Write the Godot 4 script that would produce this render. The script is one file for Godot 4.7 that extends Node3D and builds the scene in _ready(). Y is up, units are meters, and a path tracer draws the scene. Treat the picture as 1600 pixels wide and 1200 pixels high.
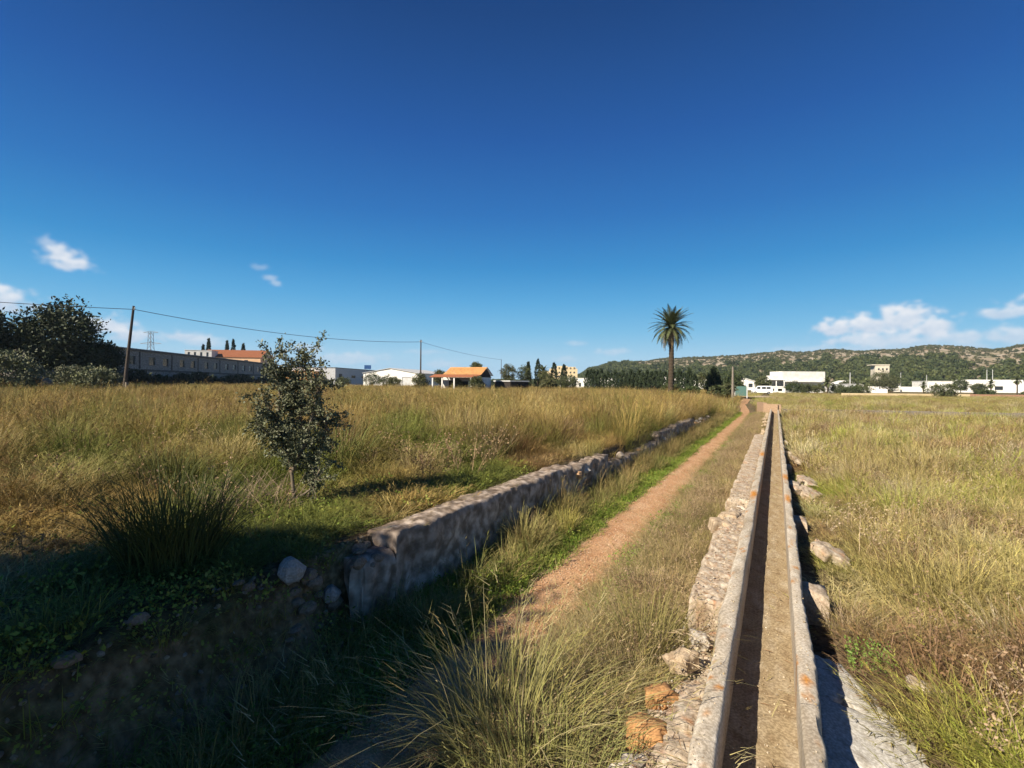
extends Node3D
# A disused irrigation channel running beside a footpath through dry fields, hills behind.
# The channel runs along -z; the camera stands over it, turned to the side. One unit is one metre.

var nz := FastNoiseLite.new()
var nz2 := FastNoiseLite.new()
var rng := RandomNumberGenerator.new()
var M := {}
var BOX := BoxMesh.new()
var names := {}

# ------------------------------------------------------------------ mesh collecting
class Buf:
	var v := PackedVector3Array()
	var c := PackedColorArray()
	var ix := PackedInt32Array()
	func p(a: Vector3, col: Color) -> int:
		v.append(a)
		c.append(col)
		return v.size() - 1
	func t(a: int, b: int, d: int) -> void:
		ix.append(a)
		ix.append(b)
		ix.append(d)
	func quad(a: Vector3, b: Vector3, d: Vector3, e: Vector3, col: Color) -> void:
		var k := v.size()
		p(a, col)
		p(b, col)
		p(d, col)
		p(e, col)
		t(k, k + 1, k + 2)
		t(k, k + 2, k + 3)
	func tri(a: Vector3, b: Vector3, d: Vector3, col: Color) -> void:
		var k := v.size()
		p(a, col)
		p(b, col)
		p(d, col)
		t(k, k + 1, k + 2)
	func box(at: Vector3, s: Vector3, col := Color.WHITE, bs := Basis.IDENTITY) -> void:
		var h := s * 0.5
		var q := []
		for k in 8:
			q.append(at + bs * Vector3(h.x if k & 1 else -h.x, h.y if k & 2 else -h.y, h.z if k & 4 else -h.z))
		for f in [[0, 1, 3, 2], [5, 4, 6, 7], [4, 0, 2, 6], [1, 5, 7, 3], [2, 3, 7, 6], [4, 5, 1, 0]]:
			quad(q[f[0]], q[f[1]], q[f[2]], q[f[3]], col)
	func tube(pts: Array, rad: Array, sides: int, col := Color.WHITE) -> void:
		var first := v.size()
		for i in pts.size():
			var d: Vector3 = (pts[mini(i + 1, pts.size() - 1)] - pts[maxi(i - 1, 0)]).normalized()
			var a := d.cross(Vector3(0.31, 0.2, 0.93) if absf(d.y) > 0.8 else Vector3.UP).normalized()
			var b := d.cross(a)
			for k in sides:
				var w := TAU * k / sides
				p(pts[i] + (a * cos(w) + b * sin(w)) * rad[i], col)
		for i in pts.size() - 1:
			for k in sides:
				var q := first + i * sides
				var k2 := (k + 1) % sides
				t(q + k, q + k2, q + sides + k)
				t(q + k2, q + sides + k2, q + sides + k)
		var e := p(pts[-1], col)
		var l := first + (pts.size() - 1) * sides
		for k in sides:
			t(l + k, l + (k + 1) % sides, e)
	func mesh(smooth := false) -> ArrayMesh:
		var a := []
		a.resize(Mesh.ARRAY_MAX)
		a[Mesh.ARRAY_VERTEX] = v
		a[Mesh.ARRAY_COLOR] = c
		a[Mesh.ARRAY_INDEX] = ix
		var m := ArrayMesh.new()
		if smooth:
			var n := PackedVector3Array()
			n.resize(v.size())
			for i in range(0, ix.size(), 3):
				var f := (v[ix[i + 2]] - v[ix[i]]).cross(v[ix[i + 1]] - v[ix[i]])
				n[ix[i]] += f
				n[ix[i + 1]] += f
				n[ix[i + 2]] += f
			for i in n.size():
				n[i] = n[i].normalized() if n[i].length_squared() > 1e-20 else Vector3.UP
			a[Mesh.ARRAY_NORMAL] = n
		m.add_surface_from_arrays(Mesh.PRIMITIVE_TRIANGLES, a)
		return m

# ------------------------------------------------------------------ nodes
func numbered(called: String) -> String:
	var k: int = names.get(called, 0)
	names[called] = k + 1
	return called if k == 0 else "%s_%03d" % [called, k]

func tag(o: Node3D, label: String, category := "", group := "", kind := "") -> Node3D:
	if label:
		o.set_meta("label", label)
	if category:
		o.set_meta("category", category)
	if group:
		o.set_meta("group", group)
	if kind:
		o.set_meta("kind", kind)
	return o

func thing(called: String, label: String, category: String, at := Vector3.ZERO, turn := 0.0, group := "") -> Node3D:
	var o := Node3D.new()
	o.name = numbered(called)
	add_child(o)
	o.position = at
	o.rotation.y = turn
	return tag(o, label, category, group)

func part(parent: Node3D, called: String, mesh: Mesh, m: Material, at := Transform3D.IDENTITY) -> MeshInstance3D:
	var o := MeshInstance3D.new()
	o.name = called
	o.mesh = mesh
	o.material_override = m
	o.transform = at
	parent.add_child(o, true)
	return o

func single(called: String, mesh: Mesh, m: Material, label: String, category: String, group := "", kind := "") -> MeshInstance3D:
	var o := part(self, numbered(called), mesh, m)
	tag(o, label, category, group, kind)
	return o

func bpart(parent: Node3D, called: String, at: Vector3, size: Vector3, m: Material, turn := Vector3.ZERO) -> MeshInstance3D:
	var b := Basis.from_euler(turn).scaled_local(size)
	return part(parent, called, BOX, m, Transform3D(b, at))

func copy(o: Node3D, label := "", at := Vector3.ZERO) -> Node3D:
	var r: Node3D = o.duplicate()
	r.name = numbered(String(o.name))
	add_child(r)
	r.position = at
	if label:
		r.set_meta("label", label)
	return r

# places: [Transform3D, Color, variant]
func scatter(parent: Node3D, called: String, meshes: Array, m: Material, places: Array) -> void:
	var by := []
	for k in meshes.size():
		by.append([])
	for q in places:
		by[q[2]].append(q)
	for k in meshes.size():
		if by[k].is_empty():
			continue
		var mm := MultiMesh.new()
		mm.transform_format = MultiMesh.TRANSFORM_3D
		mm.use_colors = true
		mm.mesh = meshes[k]
		mm.instance_count = by[k].size()
		for i in by[k].size():
			mm.set_instance_transform(i, by[k][i][0])
			mm.set_instance_color(i, by[k][i][1])
		var o := MultiMeshInstance3D.new()
		o.name = called
		o.multimesh = mm
		o.material_override = m
		parent.add_child(o, true)

func stuff(called: String, label: String, category: String) -> Node3D:
	var o := thing(called, label, category)
	o.set_meta("kind", "stuff")
	return o

# ------------------------------------------------------------------ materials
func noise_tex(freq: float, lo: Color, hi: Color, sd: int, size := 512, bump := 0.0, kind := FastNoiseLite.TYPE_SIMPLEX_SMOOTH, contrast := 0.25) -> NoiseTexture2D:
	var n := FastNoiseLite.new()
	n.noise_type = kind
	n.frequency = freq
	n.fractal_octaves = 5
	n.seed = sd
	var t := NoiseTexture2D.new()
	t.width = size
	t.height = size
	t.seamless = true
	t.noise = n
	if bump > 0.0:
		t.as_normal_map = true
		t.bump_strength = bump
	else:
		var g := Gradient.new()
		g.set_color(0, lo)
		g.set_color(1, hi)
		g.set_offset(0, contrast)
		g.set_offset(1, 1.0 - contrast)
		t.color_ramp = g
	return t

func mat(col: Color, rough := 0.85, vertex := false) -> StandardMaterial3D:
	var m := StandardMaterial3D.new()
	m.albedo_color = col.linear_to_srgb()
	m.roughness = rough
	m.metallic_specular = 0.3
	m.vertex_color_use_as_albedo = vertex
	return m

func textured(m: StandardMaterial3D, albedo: Texture2D, normal: Texture2D, scale: float, depth := 1.0) -> StandardMaterial3D:
	m.uv1_triplanar = true
	m.uv1_world_triplanar = true
	m.uv1_scale = Vector3.ONE * scale
	if albedo:
		m.albedo_texture = albedo
	if normal:
		m.normal_enabled = true
		m.normal_texture = normal
		m.normal_scale = depth
	return m

func make_materials() -> void:
	var grit := noise_tex(0.014, Color(0.8, 0.79, 0.77), Color(1, 1, 1), 3, 1024)
	var grit_n := noise_tex(0.03, Color.BLACK, Color.WHITE, 4, 1024, 9.0)
	var fine_n := noise_tex(0.08, Color.BLACK, Color.WHITE, 5, 512, 7.0)
	var clod := noise_tex(0.012, Color(0.6, 0.58, 0.55), Color(1, 1, 1), 8, 1024)
	var plaster := noise_tex(0.01, Color(0.93, 0.92, 0.9), Color(1, 1, 1), 9, 512)
	M.grass = mat(Color.WHITE, 0.75, true)
	M.grass.backlight = Color(0.35, 0.35, 0.3)
	M.leaf = mat(Color.WHITE, 0.6, true)
	M.leaf.backlight = Color(0.3, 0.32, 0.2)
	M.needle = mat(Color.WHITE, 0.8, true)
	M.soil = textured(mat(Color.WHITE, 0.95, true), clod, grit_n, 0.9, 1.2)
	M.path = textured(mat(Color.WHITE, 0.95, true), grit, fine_n, 2.5, 1.0)
	M.concrete = textured(mat(Color.WHITE, 0.92, true), grit, grit_n, 3.0, 0.5)
	M.wall = textured(mat(Color.WHITE, 0.95, true), clod, grit_n, 0.45, 0.3)
	M.stone = textured(mat(Color.WHITE, 0.9, true), grit, grit_n, 2.2, 0.45)
	M.rock = mat(Color.WHITE, 0.95, true)
	M.bark = textured(mat(Color(0.11, 0.085, 0.06), 0.95), clod, grit_n, 6.0, 1.5)
	M.white = textured(mat(Color(0.78, 0.77, 0.74), 0.8), plaster, null, 0.15)
	M.cream = textured(mat(Color(0.7, 0.56, 0.34), 0.85), plaster, null, 0.1)
	M.stone_wall = textured(mat(Color(0.6, 0.55, 0.45), 0.85), plaster, null, 0.1)
	M.peach = textured(mat(Color(0.72, 0.48, 0.3), 0.85), plaster, null, 0.1)
	M.grey = textured(mat(Color(0.42, 0.41, 0.39), 0.9), clod, null, 0.25)
	M.grey_dark = textured(mat(Color(0.2, 0.195, 0.185), 0.9), clod, null, 0.25)
	M.lightgrey = textured(mat(Color(0.52, 0.53, 0.54), 0.7), plaster, null, 0.2)
	M.sheet = textured(mat(Color(0.45, 0.47, 0.5), 0.5), plaster, null, 0.3)
	M.tile = textured(mat(Color(0.5, 0.2, 0.1), 0.85), clod, null, 0.7)
	M.tile_orange = textured(mat(Color(0.72, 0.38, 0.15), 0.85), plaster, null, 0.7)
	M.wood_dark = textured(mat(Color(0.06, 0.05, 0.045), 0.8), clod, null, 1.0)
	M.pole = textured(mat(Color(0.12, 0.1, 0.085), 0.9), clod, grit_n, 1.5, 1.0)
	M.pole_pale = textured(mat(Color(0.36, 0.32, 0.27), 0.9), clod, grit_n, 1.5, 1.0)
	M.steel = mat(Color(0.3, 0.32, 0.34), 0.5)
	M.steel.metallic = 0.6
	M.wire = mat(Color(0.06, 0.06, 0.065), 0.6)
	M.glass = mat(Color(0.03, 0.035, 0.04), 0.15)
	M.glass.metallic_specular = 0.5
	M.dark = mat(Color(0.02, 0.02, 0.02), 0.9)
	M.teal = mat(Color(0.07, 0.14, 0.125), 0.5)
	M.blue = mat(Color(0.05, 0.12, 0.3), 0.4)
	M.navy = mat(Color(0.05, 0.06, 0.18), 0.5)
	M.brick = textured(mat(Color(0.5, 0.27, 0.17), 0.9), clod, grit_n, 2.0, 1.0)
	M.adobe = textured(mat(Color(0.6, 0.42, 0.28), 0.9), clod, grit_n, 2.0, 0.6)
	M.paint_white = mat(Color(0.8, 0.8, 0.78), 0.35)
	M.rubber = mat(Color(0.02, 0.02, 0.02), 0.9)

# ------------------------------------------------------------------ the lie of the land
func gh(x: float, z: float) -> float:
	var lo := -3.3
	var hi := -2.72
	if z < -2.6 and z > -26.0:
		lo = -3.2
		hi = -3.08
	elif z <= -26.0:
		var w := (-z - 26.0) * 0.25 + 0.4
		lo = -2.95 - w
		hi = -2.9 + w * 0.15
	var t := clampf((hi - x) / (hi - lo), 0.0, 1.0)
	t = t * t * (3.0 - 2.0 * t)
	var y := 0.6 * t
	# the fields are uneven, the strip with path and channel is flat
	var rough := maxf(clampf((-3.3 - x) / 1.5, 0, 1), clampf((x - 0.6) / 1.0, 0, 1))
	y += rough * 0.07 * nz.get_noise_2d(x * 0.6, z * 0.6) + rough * 0.02 * nz.get_noise_2d(x * 3.0 + 50, z * 3.0)
	if z > -2.6 and x < -2.6 and x > -3.6:
		y += 0.06 * nz.get_noise_2d(x * 3.0, z * 3.0 + 9.0) * (1.0 - absf(x + 3.1) / 0.5)
	return y

func on(x: float, z: float) -> Vector3:
	return Vector3(x, gh(x, z), z)

func path_mid(z: float) -> float:
	var pts := [[6.0, -1.82], [-3.0, -1.82], [-38.0, -1.86], [-46.0, -2.3], [-60.0, -3.3], [-86.0, -4.0]]
	for i in pts.size() - 1:
		if z <= pts[i][0] and z >= pts[i + 1][0]:
			var t: float = (pts[i][0] - z) / (pts[i][0] - pts[i + 1][0])
			return lerpf(pts[i][1], pts[i + 1][1], t)
	return -1.82

func path_half(z: float, side: float) -> float:
	return 0.335 + 0.05 * nz.get_noise_2d(z * 1.3, side * 20.0) + 0.04 * nz.get_noise_2d(z * 6.0, side * 40.0) + (0.25 if z < -60.0 else 0.0)

# ------------------------------------------------------------------ clouds and air
func make_sky() -> Sky:
	var w := 2048
	var h := 1024
	var expo := 1.95
	var im := Image.create(w, h, false, Image.FORMAT_RGBF)
	# height in degrees, sRGB colour
	var stops := [[0.0, Color(0.72, 0.85, 0.94)], [3.0, Color(0.665, 0.825, 0.925)], [6.0, Color(0.5, 0.752, 0.905)], [9.5, Color(0.36, 0.665, 0.87)], [13.3, Color(0.247, 0.569, 0.812)], [19.0, Color(0.19, 0.46, 0.74)], [26.6, Color(0.148, 0.365, 0.652)], [37.4, Color(0.11, 0.275, 0.51)], [60.0, Color(0.085, 0.215, 0.42)], [90.0, Color(0.08, 0.2, 0.4)]]
	# azimuth from the channel's direction, height, half width, half height, strength (degrees)
	var blobs := [
		[-71.4, 10.6, 1.2, 0.8, 1.0], [-70.6, 9.9, 1.5, 0.7, 1.0], [-72.3, 11.4, 0.7, 0.5, 0.5], [-75.5, 6.2, 2.6, 1.1, 0.9], [-68.6, 4.8, 2.2, 1.0, 0.95], [-66.4, 4.1, 2.0, 0.7, 0.8],
		[-62.3, 4.3, 1.6, 0.55, 0.75], [-60.4, 3.8, 1.6, 0.5, 0.6], [-55.0, 10.8, 0.7, 0.3, 0.5], [-54.4, 10.2, 0.6, 0.3, 0.45], [-56.0, 11.8, 1.0, 0.3, 0.3], [-51.3, 3.6, 1.5, 0.5, 0.45],
		[-47.0, 2.6, 4.0, 0.7, 0.5], [-36.7, 2.2, 2.0, 0.5, 0.4], [-39.0, 3.6, 2.2, 0.25, 0.3], [-21.0, 4.8, 1.3, 0.3, 0.4], [-16.8, 3.8, 1.9, 0.4, 0.45], [-22.0, 2.9, 1.4, 0.4, 0.3],
		[5.2, 5.6, 1.7, 1.0, 1.0], [7.8, 5.7, 2.0, 1.2, 1.0], [10.2, 6.1, 2.2, 1.5, 1.0], [12.2, 5.2, 1.8, 1.1, 0.95], [8.6, 4.4, 4.2, 0.9, 0.8], [10.0, 3.6, 6.5, 1.0, 0.45], [14.2, 4.3, 2.4, 0.7, 0.7],
		[17.4, 6.2, 2.6, 0.5, 0.8], [19.6, 6.5, 2.5, 0.9, 0.9], [18.2, 4.3, 3.0, 0.8, 0.7], [4.0, 3.6, 5.0, 0.5, 0.35], [24.0, 5.0, 4.0, 1.3, 0.9], [33.0, 4.2, 5.0, 1.0, 0.7]]
	rng.seed = 77
	for k in 26:
		blobs.append([rng.randf_range(45.0, 275.0), rng.randf_range(2.6, 7.5), rng.randf_range(1.2, 4.5), rng.randf_range(0.4, 1.2), rng.randf_range(0.4, 0.95)])
	var fb := FastNoiseLite.new()
	fb.frequency = 1.0
	fb.fractal_octaves = 5
	fb.seed = 21
	for y in h:
		var el := 90.0 - (y + 0.5) / h * 180.0
		var e := maxf(el, 0.0)
		var base := Color(0.05, 0.05, 0.04)
		for i in stops.size() - 1:
			if e >= stops[i][0] and e <= stops[i + 1][0]:
				var t: float = (e - stops[i][0]) / (stops[i + 1][0] - stops[i][0])
				base = (stops[i][1] as Color).lerp(stops[i + 1][1], t)
		base = base.srgb_to_linear()
		if el < 0.0:
			base = Color(0.2, 0.19, 0.15)
		base = Color(base.r / expo, base.g / expo, base.b / expo)
		var near := []
		if el > -0.5 and el < 14.0:
			for b in blobs:
				if absf(el - b[1]) < b[3] * 2.2 + 1.0:
					near.append(b)
		if near.is_empty():
			im.fill_rect(Rect2i(0, y, w, 1), base)
			continue
		for x in w:
			var az := (x + 0.5) / w * 360.0
			if az > 180.0:
				az -= 360.0
			var dens := 0.0
			var top := 0.0
			var wob := INF
			var wob2 := 0.0
			for b in near:
				var dx: float = az - b[0]
				if dx > 180.0:
					dx -= 360.0
				elif dx < -180.0:
					dx += 360.0
				if absf(dx) > b[2] * 2.2 + 1.0:
					continue
				if wob == INF:
					wob = fb.get_noise_2d(az * 0.55, el * 0.95)
					wob2 = fb.get_noise_2d(az * 1.7 + 40.0, el * 2.4)
				var dy: float = el - b[1]
				var yy: float = dy / b[3]
				if yy < 0.0:
					yy *= 1.35
				var r := sqrt(dx * dx / (b[2] * b[2]) + yy * yy)
				var d: float = falls(1.35, 0.5, r + wob * 0.8 + wob2 * 0.3) * b[4]
				if d > dens:
					dens = d
				top = maxf(top, d * (dy / b[3]))
			if dens <= 0.002:
				im.set_pixel(x, y, base)
				continue
			var lit := clampf(0.5 + top * 0.65 + wob2 * 0.3, 0.0, 1.0)
			var cc := Color(0.68, 0.77, 0.88).lerp(Color(0.95, 0.955, 0.97), lit).srgb_to_linear()
			cc = Color(cc.r / expo, cc.g / expo, cc.b / expo)
			im.set_pixel(x, y, base.lerp(cc, clampf(dens, 0.0, 0.96)))
	var pm := PanoramaSkyMaterial.new()
	pm.panorama = ImageTexture.create_from_image(im)
	var s := Sky.new()
	s.sky_material = pm
	return s

# ------------------------------------------------------------------ plants: shapes
func blade(b: Buf, base: Vector3, az: float, lean: float, length: float, width: float, segs: int, droop: float, col: Color) -> Vector3:
	var d := Vector3(cos(az), 0, sin(az))
	var tw := az + PI * 0.5 + rng.randf_range(-0.9, 0.9)
	var s := Vector3(cos(tw), 0, sin(tw)) * width * 0.5
	var first := b.v.size()
	var tip := base
	for i in segs + 1:
		var t := float(i) / segs
		var q := base + d * length * (lean * t + droop * t * t) + Vector3.UP * length * t * (1.0 - 0.45 * lean * t - 0.55 * droop * t * t)
		if i == segs:
			b.p(q, col)
			tip = q
		else:
			var k := 1.0 - 0.75 * t * t
			b.p(q - s * k, col)
			b.p(q + s * k, col)
	for i in segs:
		var q := first + i * 2
		if i == segs - 1:
			b.t(q, q + 1, q + 2)
		else:
			b.t(q, q + 1, q + 3)
			b.t(q, q + 3, q + 2)
	return tip

func tone(spread: float) -> Color:
	var l := rng.randf_range(1.0 - spread, 1.0 + spread * 0.7)
	return Color(l * rng.randf_range(0.93, 1.08), l, l * rng.randf_range(0.8, 1.15))

func tuft(sd: int, n: int, r: float, h0: float, h1: float, w: float, segs: int, lean: float, droop: float, heads := 0.0, pan := 0.1) -> ArrayMesh:
	rng.seed = sd
	var b := Buf.new()
	for k in n:
		var az := rng.randf() * TAU
		var rr := r * sqrt(rng.randf())
		var az2 := az + rng.randf_range(-1.1, 1.1)
		var l := rng.randf_range(h0, h1)
		var col := tone(0.3)
		var base := Vector3(cos(az) * rr, -0.02, sin(az) * rr)
		var tip := blade(b, base, az2, rng.randf_range(0.02, lean), l, w * rng.randf_range(0.7, 1.3), segs, rng.randf() * droop, col)
		if rng.randf() < heads:
			var hc := Color(col.r * 1.15, col.g * 1.05, col.b * 0.95)
			for j in 5:
				var a3 := az2 + rng.randf_range(-1.0, 1.0)
				blade(b, tip - Vector3(0, pan * 0.28 * j, 0) - Vector3(cos(az2), 0, sin(az2)) * pan * 0.12 * j, a3, 0.5, pan * rng.randf_range(0.6, 1.2), w * 1.15, 1, 0.5, hc)
	return b.mesh()

func weed(sd: int, n: int, r: float, h: float, leaf: float) -> ArrayMesh:
	rng.seed = sd
	var b := Buf.new()
	for k in n:
		var q := Vector3(rng.randf_range(-1, 1) * r, rng.randf() * h, rng.randf_range(-1, 1) * r)
		leaf_quad(b, q, Vector3(rng.randf_range(-1, 1), rng.randf_range(0.0, 0.9), rng.randf_range(-1, 1)).normalized(), leaf * rng.randf_range(0.6, 1.3), 0.6, tone(0.3))
	return b.mesh()

func leaf_quad(b: Buf, q: Vector3, d: Vector3, l: float, wide: float, col: Color) -> void:
	var s := d.cross(Vector3(rng.randf_range(-1, 1), rng.randf_range(-1, 1), rng.randf_range(-1, 1))).normalized() * l * wide * 0.5
	b.quad(q, q + d * l * 0.45 + s, q + d * l, q + d * l * 0.45 - s, col)

func rand_dir() -> Vector3:
	var y := rng.randf_range(-1, 1)
	var a := rng.randf() * TAU
	var r := sqrt(1.0 - y * y)
	return Vector3(cos(a) * r, y, sin(a) * r)

# a crown of leaf clumps round its own middle
func crown(sd: int, rad: Vector3, clumps: int, per: int, leaf: float, clump_r: float, hollow := 0.45, wide := 0.55) -> ArrayMesh:
	rng.seed = sd
	var b := Buf.new()
	var fn := FastNoiseLite.new()
	fn.seed = sd
	fn.frequency = 1.0
	for k in clumps:
		var d := rand_dir()
		var out := 0.78 + 0.42 * fn.get_noise_3d(d.x * 1.3, d.y * 1.3, d.z * 1.3)
		var q := d * rad * out * lerpf(hollow, 1.0, sqrt(rng.randf()))
		if q.y < -rad.y * 0.62:
			q.y = -rad.y * rng.randf_range(0.3, 0.62)
		var ct := tone(0.16)
		for j in per:
			var o := rand_dir() * clump_r * sqrt(rng.randf())
			o.y *= 0.75
			var ld := (rand_dir() + d * 0.6 + Vector3(0, 0.2, 0)).normalized()
			var lt := tone(0.22)
			leaf_quad(b, q + o, ld, leaf * rng.randf_range(0.6, 1.25), wide, Color(ct.r * lt.r, ct.g * lt.g, ct.b * lt.b))
	return b.mesh()

func cypress_crown(sd: int, h: float, r: float, n: int, leaf: float) -> ArrayMesh:
	rng.seed = sd
	var b := Buf.new()
	for k in n:
		var t := pow(rng.randf(), 0.85)
		var prof := pow(sin(clampf(0.12 + t * 0.9, 0, 1) * PI), 0.55) * (1.0 - 0.45 * t)
		var a := rng.randf() * TAU
		var rr := r * prof * sqrt(rng.randf_range(0.3, 1.0)) * (0.85 + 0.3 * nz.get_noise_2d(a * 2.0 + sd, t * 9.0))
		var q := Vector3(cos(a) * rr, t * h, sin(a) * rr)
		leaf_quad(b, q, Vector3(cos(a) * 0.45 + rng.randf_range(-0.3, 0.3), 1.0, sin(a) * 0.45 + rng.randf_range(-0.3, 0.3)).normalized(), leaf * rng.randf_range(0.7, 1.3), 0.42, tone(0.28))
	return b.mesh()

func trunk(sd: int, h: float, r: float, lean: Vector3, limbs: int, reach: float) -> ArrayMesh:
	rng.seed = sd
	var b := Buf.new()
	var pts := []
	var rad := []
	for i in 6:
		var t := i / 5.0
		pts.append(Vector3(0, -0.1 + h * t, 0) + lean * t * t + Vector3(rng.randf_range(-1, 1), 0, rng.randf_range(-1, 1)) * r * 0.4)
		rad.append(r * lerpf(1.25, 0.55, t))
	b.tube(pts, rad, 8)
	for k in limbs:
		var s: Vector3 = pts[2 + k % 4]
		var a := rng.randf() * TAU
		var e := s + Vector3(cos(a) * reach, reach * rng.randf_range(0.5, 1.0), sin(a) * reach) * rng.randf_range(0.7, 1.1)
		var mid := (s + e) * 0.5 + Vector3(0, -0.08 * reach, 0)
		b.tube([s, mid, e], [r * 0.45, r * 0.3, r * 0.1], 6)
	return b.mesh(true)

var crown_cache := {}
func tree(called: String, label: String, at: Vector3, h: float, rad: Vector3, leafcol: Color, sd: int, leaf: float, clumps: int, per: int, group := "", cat := "tree", trunk_r := 0.16) -> Node3D:
	var o := thing(called, label, cat, at, 0.0, group)
	var ch := h - rad.y * 0.95
	part(o, "trunk", trunk(sd, maxf(ch, 0.3), trunk_r, Vector3(0.1, 0, 0.05), 6, rad.x * 0.55), M.bark)
	var m: StandardMaterial3D = M.leaf.duplicate()
	m.albedo_color = leafcol.linear_to_srgb()
	part(o, "crown", crown(sd + 1, rad, clumps, per, leaf, minf(rad.x, rad.y) * 0.34), m, Transform3D(Basis(), Vector3(0, ch, 0)))
	return o

# ------------------------------------------------------------------ stones and slabs
func stone_mesh(sd: int, flat := 0.6) -> ArrayMesh:
	var b := Buf.new()
	var fn := FastNoiseLite.new()
	fn.seed = sd
	fn.frequency = 1.0
	rng.seed = sd
	var rows := 6
	var cols := 9
	var col := tone(0.15)
	var cut := []
	for k in 5:
		cut.append([rand_dir(), rng.randf_range(0.55, 0.85)])
	for i in rows + 1:
		for j in cols:
			var a := PI * i / rows
			var w := TAU * j / cols
			var d := Vector3(sin(a) * cos(w), cos(a), sin(a) * sin(w))
			var q := d * (0.85 + 0.35 * fn.get_noise_3d(d.x * 1.6, d.y * 1.6, d.z * 1.6))
			for c in cut:
				var over: float = q.dot(c[0]) - c[1]
				if over > 0.0:
					q -= c[0] * over
			var f := 0.9 + 0.2 * fn.get_noise_3d(d.x * 5.0, d.y * 5.0, d.z * 5.0)
			b.p(Vector3(q.x, q.y * flat, q.z) * 0.5, Color(col.r * f, col.g * f, col.b * f))
	for i in rows:
		for j in cols:
			var q := i * cols + j
			var q2 := i * cols + (j + 1) % cols
			b.t(q, q2, q + cols)
			b.t(q2, q2 + cols, q + cols)
	return b.mesh()

# a rough-topped block between x0..x1 and z0..z1 (z0 is the nearer end)
func slab(x0: float, x1: float, z0: float, z1: float, step: float, bottom: float, topf: Callable, colf: Callable, wob := 0.02, taper := 0.0) -> ArrayMesh:
	var b := Buf.new()
	var nx := maxi(3, int(ceil((x1 - x0) / step)))
	var nzz := maxi(3, int(ceil((z0 - z1) / step)))
	var S := 5
	var row := nx + 1 + 2 * S
	for j in range(-S, nzz + S + 1):
		var tz := clampf(float(j) / nzz, 0, 1)
		var z := lerpf(z0, z1, tz)
		for i in range(-S, nx + S + 1):
			var tx := clampf(float(i) / nx, 0, 1)
			var x := lerpf(x0, x1 - taper * tz, tx)
			var lev := maxi(maxi(-i, i - nx), maxi(maxi(-j, j - nzz), 0))
			var px := x
			var pz := z
			if tx == 0.0 or tx == 1.0:
				px += wob * nz.get_noise_2d(z * 1.8, x * 30.0) + wob * 0.4 * nz.get_noise_2d(z * 11.0, x * 30.0)
			if tz == 0.0 or tz == 1.0:
				pz += wob * 2.0 * nz.get_noise_2d(x * 9.0 + 4.0, z * 30.0)
			var y: float = topf.call(px, pz) - (0.012 if tx == 0.0 or tx == 1.0 or tz == 0.0 or tz == 1.0 else 0.0)
			if lev > 0:
				var f := pow(float(lev) / S, 1.4)
				y = lerpf(y, bottom, f)
				var bulge := 0.012 + wob * nz.get_noise_3d(x * 2.0, y * 3.0, z * 1.2) + wob * 0.25 * nz.get_noise_3d(x * 5.0, y * 9.0, z * 6.0)
				px += bulge if i > nx else -bulge if i < 0 else 0.0
				pz += bulge if j < 0 else -bulge if j > nzz else 0.0
			b.p(Vector3(px, y, pz), colf.call(px, y, pz))
	for j in nzz + 2 * S:
		for i in nx + 2 * S:
			var q := j * row + i
			b.t(q, q + 1, q + row)
			b.t(q + 1, q + row + 1, q + row)
	return b.mesh(true)

# a profile of points drawn along the channel
func drawn(zs: Array, prof: Callable, colf: Callable, smooth := true) -> ArrayMesh:
	var b := Buf.new()
	var n := 0
	for z in zs:
		var pr: Array = prof.call(z)
		n = pr.size()
		for q in pr:
			b.p(Vector3(q.x, q.y, z), colf.call(q.x, q.y, z))
	for j in zs.size() - 1:
		for i in n - 1:
			var q := j * n + i
			b.t(q, q + 1, q + n)
			b.t(q + 1, q + n + 1, q + n)
	return b.mesh(smooth)

func falls(a: float, b: float, x: float) -> float:
	var t := clampf((a - x) / (a - b), 0.0, 1.0)
	return t * t * (3.0 - 2.0 * t)

func mixc(a: Color, b: Color, t: float) -> Color:
	return a.lerp(b, clampf(t, 0.0, 1.0))

func concrete_col(x: float, y: float, z: float) -> Color:
	var c := Color(0.56, 0.49, 0.39)
	c = mixc(c, Color(0.7, 0.64, 0.54), nz.get_noise_2d(x * 9.0, z * 3.0 + y * 9.0) * 1.6)
	c = mixc(c, Color(0.38, 0.32, 0.24), nz.get_noise_2d(x * 6.0 + 90.0, z * 1.7 + y * 6.0) * 1.7)
	# orange lichen
	c = mixc(c, Color(0.5, 0.23, 0.06), (nz.get_noise_2d(x * 10.0 + 300.0, z * 5.0) - 0.42) * 5.0)
	for s in [[0.18, -9.9, 0.07, 0.35], [0.17, -8.0, 0.05, 0.3], [-0.27, -8.1, 0.06, 0.35], [-0.26, -13.0, 0.06, 0.5], [0.16, -3.1, 0.03, 0.06]]:
		var r := sqrt(pow((x - s[0]) / s[2], 2) + pow((z - s[1]) / s[3], 2)) + nz.get_noise_2d(x * 30.0, z * 12.0) * 0.7
		c = mixc(c, Color(0.6, 0.26, 0.05), 1.3 - r)
	return c

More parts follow.
